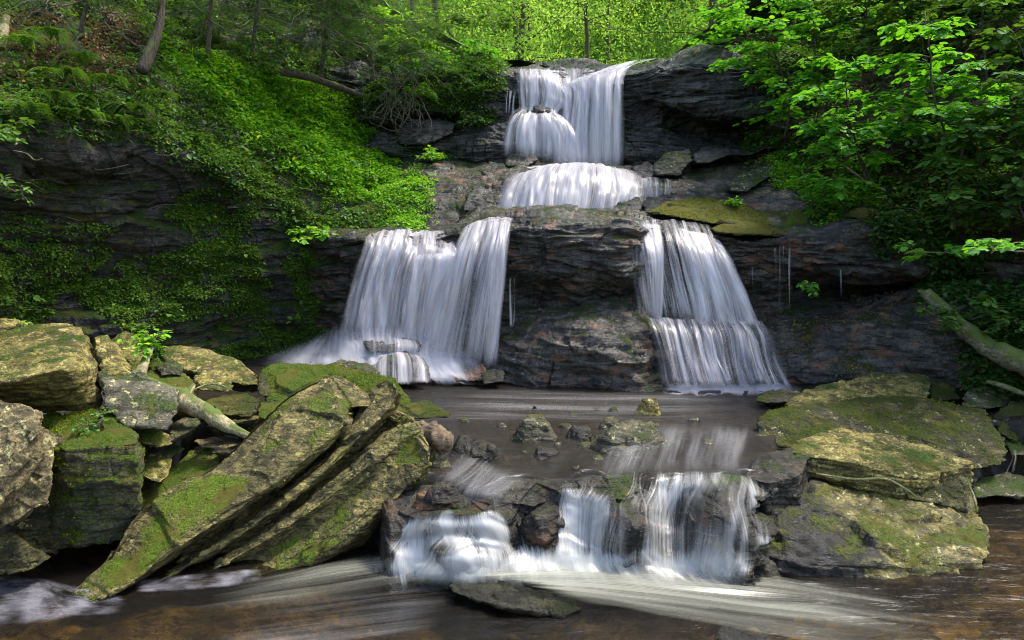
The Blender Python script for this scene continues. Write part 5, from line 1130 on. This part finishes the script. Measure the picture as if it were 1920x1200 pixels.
# mossy shelf left of the falls
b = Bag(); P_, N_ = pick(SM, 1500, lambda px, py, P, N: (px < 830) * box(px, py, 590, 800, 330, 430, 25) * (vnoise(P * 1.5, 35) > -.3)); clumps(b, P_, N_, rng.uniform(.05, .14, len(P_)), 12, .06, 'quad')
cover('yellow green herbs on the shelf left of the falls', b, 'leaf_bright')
b = Bag(); P_, N_ = pick(SU, 4200, lambda px, py, P, N: ((px < 940) * (py < 210) * .9 + (px < 780) * (py < 330) * .2 + (px > 1400) * .6 + box(px, py, 840, 920, 200, 245, 15) * .9 + box(px, py, 790, 850, 285, 305, 10)) * (vnoise(P * 1.2, 37) > -.2)); clumps(b, P_, N_, rng.uniform(.08, .24, len(P_)), 12, .09, 'quad')
cover('green plants growing along the rim left of the upper fall', b, 'leaf_mid')

# ------------------------------------------------------------------ trees, saplings, shrubs
def curve(p0, p1, sag=(0, 0, 0), n=12, wob=0., r=rng):
    p0, p1 = np.asarray(p0, float), np.asarray(p1, float); t = np.linspace(0, 1, n)[:, None]
    P = p0 * (1 - t) + p1 * t + np.array(sag) * (4 * t * (1 - t))
    if wob: P[1:] += np.cumsum(r.normal(size=(n - 1, 3)) * wob, 0)
    return P
def spray(bag, P, size, kind, r, gap=.1, side=1.0, up=(0, 0, 1), start=.25):
    """leaf pairs in a flat spray along a twig path"""
    L = np.linalg.norm(np.diff(P, axis=0), axis=1).sum(); n = max(2, int(L / gap)); t = np.linspace(start, 1, n)
    Q = resample(P, 40); i = (t * 39).astype(int); C = Q[i]; T = np.gradient(Q, axis=0)[i]; T /= np.linalg.norm(T, axis=1, keepdims=True)
    A = np.cross(T, np.array(up, float)); A /= np.linalg.norm(A, axis=1, keepdims=True) + 1e-9
    for s in (-1, 1):
        D = A * s * side + T * .55 + r.normal(size=C.shape) * .22 + np.array((0, 0, -.15))
        U = np.array(up, float) + r.normal(size=C.shape) * .3
        sz = size * r.uniform(.65, 1.25, n) * (1 - .25 * t)
        leaves(bag, C + A * s * .02 + r.normal(size=C.shape) * .02, D, U, sz, kind)
    leaves(bag, C[-1:], T[-1:], np.array([up], float), np.array([size]), kind)
def sapling(label, base, top, crown_r, nb, mat, leaf=.15, kind='maple', seed=0, name='sapling', cat='tree', group='leafy saplings on the right hillside', trunk_r=.025, low=.3, tw=4, bias=(0, 0, 0), gap=.12, flat=.25):
    r = np.random.default_rng(seed); b0, t0 = at(*base), at(*top)
    root = empty(name, b0, label, cat, group)
    TP = curve(b0, t0, r.normal(size=3) * .12 * np.array((1, 1, 0)), 16, .012, r)
    tr = Bag(); tr.tube(TP, np.linspace(trunk_r, trunk_r * .3, 16), 7)
    cr_, br = Bag(), tr
    for k in range(nb):
        t = low + (1 - low) * (k + .5) / nb; p = TP[min(15, int(t * 15))]; a = r.uniform(0, 2 * math.pi)
        d = np.array((math.cos(a), math.sin(a) * .9, r.uniform(-.05, flat))) + np.array(bias); d /= np.linalg.norm(d); ln = crown_r * r.uniform(.55, 1.1) * (1.15 - .5 * (t - low) / (1 - low))
        Q = curve(p, p + d * ln, (0, 0, .12 * ln), 9, .015, r); br.tube(Q, np.linspace(trunk_r * .4, .004, 9), 5)
        spray(cr_, Q, leaf, kind, r, gap)
        for j in range(tw):
            q = Q[r.integers(2, 8)]; a2 = math.atan2(d[1], d[0]) + r.uniform(-1.2, 1.2); d2 = np.array((math.cos(a2), math.sin(a2), r.uniform(-.2, .15))); l2 = ln * r.uniform(.3, .6)
            Q2 = curve(q, q + d2 * l2, (0, 0, .03), 6, .01, r); br.tube(Q2, np.linspace(.006, .003, 6), 4); spray(cr_, Q2, leaf, kind, r, gap)
    part('trunk', tr.mesh('trunk'), M['bark'] if trunk_r > .02 else M['twig'], root)
    part('crown', cr_.mesh('crown', smooth=False), M[mat], root)
    return root
SAP = [  # sun and shade on the hillside put into the choice of leaf colour
    ('tallest bright sapling with broad leaves in the middle of the right hillside', (1625, 340, 12.8), (1590, 100, 12.4), .95, 16, 'leaf_sap', 1),
    ('sapling with sunlit shelves of leaves at the top right', (1800, 340, 11.6), (1730, 30, 11.4), 1.0, 16, 'leaf_sap', 2),
    ('sapling reaching over the upper wall right of the fall', (1480, 215, 16.0), (1420, 40, 15.6), 1.25, 16, 'leaf_sap', 3),
    ('sapling with low bright shelf over the pale olive slab', (1630, 350, 12.9), (1555, 235, 12.6), .85, 12, 'leaf_sap', 4),
    ('thin stemmed sapling on the far right', (1900, 360, 11.0), (1880, 60, 11.2), .8, 14, 'leaf_mid', 5),
    ('sapling whose leaves brush the wall edge above the dark undercut', (1470, 260, 15.5), (1475, 130, 15.0), .9, 12, 'leaf_sap', 6),
    ('darker sapling deep in the upper right corner', (1850, 200, 13.2), (1840, -60, 13.2), 1.1, 14, 'leaf_mid', 7),
    ('sapling at the top of the hillside above the middle', (1640, 150, 15.0), (1620, -30, 15.0), 1.2, 14, 'leaf_mid', 8),
    ('sapling with pale spreading leaves at right mid height', (1850, 380, 11.3), (1800, 240, 11.0), .8, 10, 'leaf_mid', 9),
    ('small maple low on the hillside beside the bare branch', (1790, 430, 11.2), (1770, 300, 11.0), .6, 8, 'leaf_mid', 10),
    ('leafy sapling at the top of the hillside near the rim', (1530, 120, 17.0), (1520, -40, 16.8), 1.4, 14, 'leaf_sap', 11),
    ('low bright maple near the foot of the hillside', (1590, 400, 13.0), (1540, 330, 12.6), .55, 8, 'leaf_sap', 12),
    ('sapling leaning out at the extreme right edge', (1960, 300, 10.6), (1900, 200, 10.4), .8, 10, 'leaf_mid', 13),
    ('bushy sapling between the hillside and the treetops', (1400, 110, 18.2), (1390, 0, 18.0), 1.3, 12, 'leaf_sap', 14),
    ('sapling just left of the thin stemmed one', (1800, 300, 12.0), (1810, 120, 11.8), .85, 12, 'leaf_sap', 15),
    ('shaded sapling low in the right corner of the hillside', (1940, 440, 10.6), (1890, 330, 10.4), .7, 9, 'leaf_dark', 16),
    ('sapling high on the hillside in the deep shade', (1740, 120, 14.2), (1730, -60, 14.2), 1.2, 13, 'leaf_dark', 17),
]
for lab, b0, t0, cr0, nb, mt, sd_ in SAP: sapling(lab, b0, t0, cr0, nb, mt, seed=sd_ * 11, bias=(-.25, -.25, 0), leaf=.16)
# plants with broad leaves hanging from the right ledge
PL = [('leafy spray hanging over the right overhang', (1780, 470, 10.6), (1700, 470, 10.3), .42, 4, 'leaf_sap', .13),
      ('broad leaved spray reaching in at the right edge', (1960, 470, 8.6), (1860, 468, 8.3), .6, 5, 'leaf_sap', .14),
      ('small green plant rooted under the right trickles', (1515, 540, 12.0), (1512, 530, 11.9), .16, 4, 'leaf_sap', .1),
      ('leafy plant beside the top of the fallen trunk', (1740, 600, 10.9), (1725, 570, 10.8), .25, 5, 'leaf_mid', .11),
      ('leafy plant below the middle of the fallen trunk', (1760, 620, 10.6), (1770, 600, 10.5), .25, 5, 'leaf_mid', .11),
      ('leafy plant above the middle of the fallen trunk', (1820, 600, 10.9), (1815, 560, 10.8), .3, 6, 'leaf_mid', .12),
      ('dark leafy plant behind the thick end of the fallen trunk', (1890, 630, 10.6), (1880, 600, 10.4), .4, 7, 'leaf_mid', .12),
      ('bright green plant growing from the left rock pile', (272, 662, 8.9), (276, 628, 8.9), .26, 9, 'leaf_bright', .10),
      ('tiny seedling on the golden moss block', (158, 805, 7.1), (160, 775, 7.1), .10, 4, 'leaf_mid', .06),
      ('green sprig behind the largest boulder', (30, 625, 10.0), (35, 603, 10.0), .2, 5, 'leaf_bright', .08),
      ('little plant on the golden moss slab', (1370, 385, 14.2), (1370, 375, 14.2), .2, 7, 'leaf_bright', .09),
      ('leafy sprig hanging by the dark cliff at far left', (25, 340, 9.4), (38, 370, 9.3), .28, 5, 'leaf_mid', .09),
      ('leafy spray at the left edge under the ferns', (-20, 240, 9.0), (30, 260, 9.0), .5, 7, 'leaf_mid', .11),
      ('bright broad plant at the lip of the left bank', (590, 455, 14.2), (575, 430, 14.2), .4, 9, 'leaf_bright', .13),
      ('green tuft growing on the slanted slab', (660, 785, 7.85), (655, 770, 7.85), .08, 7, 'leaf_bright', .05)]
for i, (lab, b0, t0, cr0, nb, mt, ls) in enumerate(PL):
    sapling(lab, b0, t0, cr0, nb, mt, seed=500 + i, name='plant', cat='plant', group='small leafy plants', trunk_r=.012, low=.1, tw=2, leaf=ls, kind='ovate' if ls < .11 else 'maple', gap=ls * .7, bias=(0, -.3, 0))
# ferns along the left rim
def fern(label, p, size, mat, seed):
    r = np.random.default_rng(seed); c = at(*p); root = empty('fern', c, label, 'fern', 'ferns hanging along the left rim')
    b = Bag()
    for k in range(9):
        a = r.uniform(0, 2 * math.pi); d = np.array((math.cos(a), math.sin(a) * .7 - .45, .25)); Q = curve(c, c + d * size * r.uniform(.7, 1.1) - np.array((0, 0, size * .35)), (0, 0, size * .35), 10, 0, r)
        b.tube(Q, np.linspace(.006, .002, 10), 4)
        n = 26; t = np.linspace(.12, 1, n); QQ = resample(Q, 40); i = (t * 39).astype(int); T = np.gradient(QQ, axis=0)[i]; T /= np.linalg.norm(T, axis=1, keepdims=True); A = np.cross(T, (0, 0, 1.)); A /= np.linalg.norm(A, axis=1, keepdims=True)
        for s in (-1, 1): leaves(b, QQ[i], A * s + T * .35, np.tile((0, 0, 1.), (n, 1)), size * .30 * np.sin(t * 2.9) ** .6 + .01, 'blade')
    part('frond', b.mesh('frond', smooth=False), M[mat], root)
FERN = [(60, 215, 'leftmost fern on the rim'), (105, 195, 'second fern from the left edge'), (150, 225, 'low drooping fern above the black overhang'), (185, 200, 'fern amid the dark leaves of the rim'), (215, 235, 'fern hanging furthest below the rim'),
        (250, 215, 'fern under the leaning tree trunk'), (120, 150, 'pale fern on the brown leaf litter'), (160, 120, 'upright fern high on the leaf litter'), (45, 90, 'bright fern in the upper left corner'), (95, 75, 'sunlit fern near the top left stump'), (205, 160, 'fern left of the leaning trunk foot'), (300, 190, 'fern right of the leaning trunk foot')]
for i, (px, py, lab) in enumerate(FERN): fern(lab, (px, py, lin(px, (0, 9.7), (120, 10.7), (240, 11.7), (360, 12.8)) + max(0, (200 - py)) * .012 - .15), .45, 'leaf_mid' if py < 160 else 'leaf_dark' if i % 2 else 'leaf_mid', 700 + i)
# leaning tree at upper left and hemlock boughs
def bigtree(label, path, rad, name='tree', cat='tree', crown=None, mat='leaf_mid', leaf=.1, seed=0, group=None, nb=0, spread=1.5, tw=5, gap=.12, kind='ovate', branch=M['bark'], start=.5, bend=(0, 0, 0)):
    r = np.random.default_rng(seed); TP = resample(np.array([at(*p) for p in path]), 24); root = empty(name, TP[0], label, cat, group)
    b = Bag(); b.tube(TP, np.linspace(rad, rad * .45, 24), 12, seed, .12); c = Bag()
    for k in range(nb):
        t = start + (1 - start) * r.uniform(0, 1); p = TP[int(t * 23)]; a = r.uniform(0, 2 * math.pi); d = np.array((math.cos(a), math.sin(a), r.uniform(-.1, .4))) + np.array(bend); ln = spread * r.uniform(.5, 1.1)
        Q = curve(p, p + d * ln, (0, 0, .15), 10, .03, r); b.tube(Q, np.linspace(rad * .22, .006, 10), 6); spray(c, Q, leaf, kind, r, gap)
        for j in range(tw):
            q = Q[r.integers(2, 10)]; d2 = d + rnd(1, r)[0] * .9; d2[2] *= .5; Q2 = curve(q, q + d2 * ln * .45, (0, 0, .05), 7, .02, r); b.tube(Q2, np.linspace(.010, .003, 7), 4); spray(c, Q2, leaf, kind, r, gap)
    part('trunk', b.mesh('trunk'), branch, root)
    if c.n: part('crown', c.mesh('crown', smooth=False), M[mat], root)
    return root
bigtree('leaning mossy trunk rising out of the left bank', [(266, 135, 12.4), (285, 90, 12.6), (300, 40, 12.8), (308, -40, 13.0), (330, -180, 13.4)], .10, nb=9, spread=1.6, start=.75, seed=3, mat='leaf_hem', leaf=.07, gap=.07)
log('broken brown stump in the upper left corner', [(-4, 88, 11.2), (5, 60, 11.3), (14, 30, 11.4)], [.10, .08, .05], 'rustwood' if 'rustwood' in M else 'drift', 'stump', 'stump', seed=21)
def boughs(label, path, rad, nb, reach, seed, mat='leaf_hem', sag=.5, fol=.6, leaf=.055, dirb=(.3, -.5, -.25)):
    """hemlock: long bare drooping twigs with feathery foliage at their ends"""
    r = np.random.default_rng(seed); TP = resample(np.array([at(*p) for p in path]), 24); root = empty('hemlock_tree', TP[0], label, 'tree', 'hemlocks over the left bank')
    b = Bag(); b.tube(TP, np.linspace(rad, rad * .5, 24), 10, seed, .12); c = Bag()
    for k in range(nb):
        p = TP[r.integers(6, 24)]; a = r.uniform(0, 2 * math.pi); d = np.array((math.cos(a) * .9, math.sin(a) * .6, r.uniform(-.25, .25))) + np.array(dirb); ln = reach * r.uniform(.5, 1.1)
        Q = curve(p, p + d * ln, (0, 0, -sag * .4 * ln * r.uniform(-.5, 1)), 14, .03, r); b.tube(Q, np.linspace(.022, .004, 14), 5)
        for j in range(9):
            q = Q[r.integers(3, 14)]; d2 = d + rnd(1, r)[0] * .9; d2[2] -= .3; Q2 = curve(q, q + d2 * ln * r.uniform(.2, .4), (0, 0, .05), 8, .025, r); b.tube(Q2, np.linspace(.006, .002, 8), 4)
            if r.uniform() < fol:
                spray(c, Q2, leaf, 'quad', r, .035, start=.1)
                for jj in range(4):
                    q3 = Q2[r.integers(2, 8)]; d3 = d2 + rnd(1, r)[0] * .8; d3[2] *= .4; spray(c, curve(q3, q3 + d3 * ln * .12, (0, 0, 0), 5), leaf * .9, 'quad', r, .03, start=.05)
    part('trunk', b.mesh('trunk'), M['twig'], root); part('crown', c.mesh('crown', smooth=False), M[mat], root)
boughs('hemlock with bare drooping twigs over the dark hollow', [(470, 120, 17.4), (480, 40, 17.2), (490, -60, 17.0), (500, -160, 17)], .06, 26, 2.0, 31)
boughs('feathery hemlock at the top left of centre', [(600, 160, 18.2), (610, 60, 17.6), (615, -20, 17.2), (620, -140, 17)], .06, 30, 2.1, 32, fol=.85)
boughs('hemlock nearest the leaning trunk', [(390, 100, 15.4), (395, 20, 15.2), (400, -60, 15.0), (400, -140, 15)], .05, 22, 1.6, 33, fol=.7)
boughs('hemlock bough hanging toward the grey wall', [(700, 150, 18.8), (690, 60, 18.4), (680, -20, 18.0), (680, -120, 18)], .06, 24, 1.8, 34, fol=.85)
boughs('bare twiggy hemlock over the brown leaf litter', [(150, 60, 12.9), (165, 0, 12.8), (180, -60, 12.7), (190, -120, 12.6)], .04, 20, 1.5, 35, fol=.35)
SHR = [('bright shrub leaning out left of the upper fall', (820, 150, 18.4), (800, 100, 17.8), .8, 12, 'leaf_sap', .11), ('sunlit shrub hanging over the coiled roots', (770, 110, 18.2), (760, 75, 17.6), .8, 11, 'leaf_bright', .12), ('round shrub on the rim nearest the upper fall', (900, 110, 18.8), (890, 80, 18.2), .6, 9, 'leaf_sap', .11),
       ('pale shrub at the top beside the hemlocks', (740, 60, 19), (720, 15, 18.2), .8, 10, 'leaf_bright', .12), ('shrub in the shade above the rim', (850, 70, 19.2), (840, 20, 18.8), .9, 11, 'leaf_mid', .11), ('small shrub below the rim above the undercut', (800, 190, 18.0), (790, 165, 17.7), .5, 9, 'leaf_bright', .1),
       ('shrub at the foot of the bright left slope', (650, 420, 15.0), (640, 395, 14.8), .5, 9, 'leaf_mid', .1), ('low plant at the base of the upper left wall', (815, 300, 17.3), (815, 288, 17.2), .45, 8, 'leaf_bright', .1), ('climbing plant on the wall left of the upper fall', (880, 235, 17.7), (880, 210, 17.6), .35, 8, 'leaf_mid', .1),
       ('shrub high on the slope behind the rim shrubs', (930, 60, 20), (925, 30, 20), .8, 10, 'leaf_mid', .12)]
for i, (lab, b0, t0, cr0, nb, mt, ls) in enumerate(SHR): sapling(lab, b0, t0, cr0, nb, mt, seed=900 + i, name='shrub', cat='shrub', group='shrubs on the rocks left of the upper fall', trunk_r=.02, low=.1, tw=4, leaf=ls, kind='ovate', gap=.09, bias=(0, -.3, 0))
# hanging roots
b = Bag(); r = np.random.default_rng(41)
for k in range(46):
    p = at(r.uniform(715, 790), r.uniform(120, 200), 17.75); q = p + np.array((r.normal() * .3, r.normal() * .1 - .1, -r.uniform(.3, 1.1))); b.tube(curve(p, q, (r.normal() * .25, -.1, -.15), 10, .025, r), np.linspace(.012, .004, 10), 4)
o = link('hanging_roots', b.mesh('hanging_roots'), M['twig']); tag(o, 'tangle of bare roots and vines hanging over the left undercut', 'roots')
# trees behind the rim
def hz(x, y):   # ground height behind the rim
    G = SURF['top']; i = int(np.clip((y - 19.6) / (75 - 19.6) * 109, 0, 109)); j = int(np.clip((x + 40) / 86 * 169, 0, 169)); return G[i, j, 2]
def fartree(label, x, y, h, cr0, seed, mat='leaf_far', lean=0, dens=1., rad=.12):
    r = np.random.default_rng(seed); g = hz(x, y); base = np.array((x, y, g - .1)); root = empty('tree', base, label, 'tree', 'trees beyond the top of the falls')
    TP = curve(base, base + np.array((lean, 0, h)), (.1, 0, 0), 18, .03, r); b = Bag(); b.tube(TP, np.linspace(rad, rad * .25, 18), 8, seed, .1); c = Bag()
    for k in range(int(30 * dens)):
        t = r.uniform(.12, 1); p = TP[int(t * 17)]; a = r.uniform(0, 2 * math.pi); d = np.array((math.cos(a), math.sin(a), r.uniform(-.05, .5))); ln = cr0 * r.uniform(.5, 1.1)
        Q = curve(p, p + d * ln, (0, 0, .1), 8, .04, r); b.tube(Q, np.linspace(rad * .2, .01, 8), 4)
        n = int(170 * dens); C = Q[r.integers(2, 8, n)] + r.normal(size=(n, 3)) * np.array((.45, .45, .22)) * cr0 * .35
        leaves(c, C, rnd(n, r), up_dirs(n, .7, r), r.uniform(.07, .15, n), 'quad')
    part('trunk', b.mesh('trunk'), M['bark'], root); part('crown', c.mesh('crown', smooth=False), M[mat], root)
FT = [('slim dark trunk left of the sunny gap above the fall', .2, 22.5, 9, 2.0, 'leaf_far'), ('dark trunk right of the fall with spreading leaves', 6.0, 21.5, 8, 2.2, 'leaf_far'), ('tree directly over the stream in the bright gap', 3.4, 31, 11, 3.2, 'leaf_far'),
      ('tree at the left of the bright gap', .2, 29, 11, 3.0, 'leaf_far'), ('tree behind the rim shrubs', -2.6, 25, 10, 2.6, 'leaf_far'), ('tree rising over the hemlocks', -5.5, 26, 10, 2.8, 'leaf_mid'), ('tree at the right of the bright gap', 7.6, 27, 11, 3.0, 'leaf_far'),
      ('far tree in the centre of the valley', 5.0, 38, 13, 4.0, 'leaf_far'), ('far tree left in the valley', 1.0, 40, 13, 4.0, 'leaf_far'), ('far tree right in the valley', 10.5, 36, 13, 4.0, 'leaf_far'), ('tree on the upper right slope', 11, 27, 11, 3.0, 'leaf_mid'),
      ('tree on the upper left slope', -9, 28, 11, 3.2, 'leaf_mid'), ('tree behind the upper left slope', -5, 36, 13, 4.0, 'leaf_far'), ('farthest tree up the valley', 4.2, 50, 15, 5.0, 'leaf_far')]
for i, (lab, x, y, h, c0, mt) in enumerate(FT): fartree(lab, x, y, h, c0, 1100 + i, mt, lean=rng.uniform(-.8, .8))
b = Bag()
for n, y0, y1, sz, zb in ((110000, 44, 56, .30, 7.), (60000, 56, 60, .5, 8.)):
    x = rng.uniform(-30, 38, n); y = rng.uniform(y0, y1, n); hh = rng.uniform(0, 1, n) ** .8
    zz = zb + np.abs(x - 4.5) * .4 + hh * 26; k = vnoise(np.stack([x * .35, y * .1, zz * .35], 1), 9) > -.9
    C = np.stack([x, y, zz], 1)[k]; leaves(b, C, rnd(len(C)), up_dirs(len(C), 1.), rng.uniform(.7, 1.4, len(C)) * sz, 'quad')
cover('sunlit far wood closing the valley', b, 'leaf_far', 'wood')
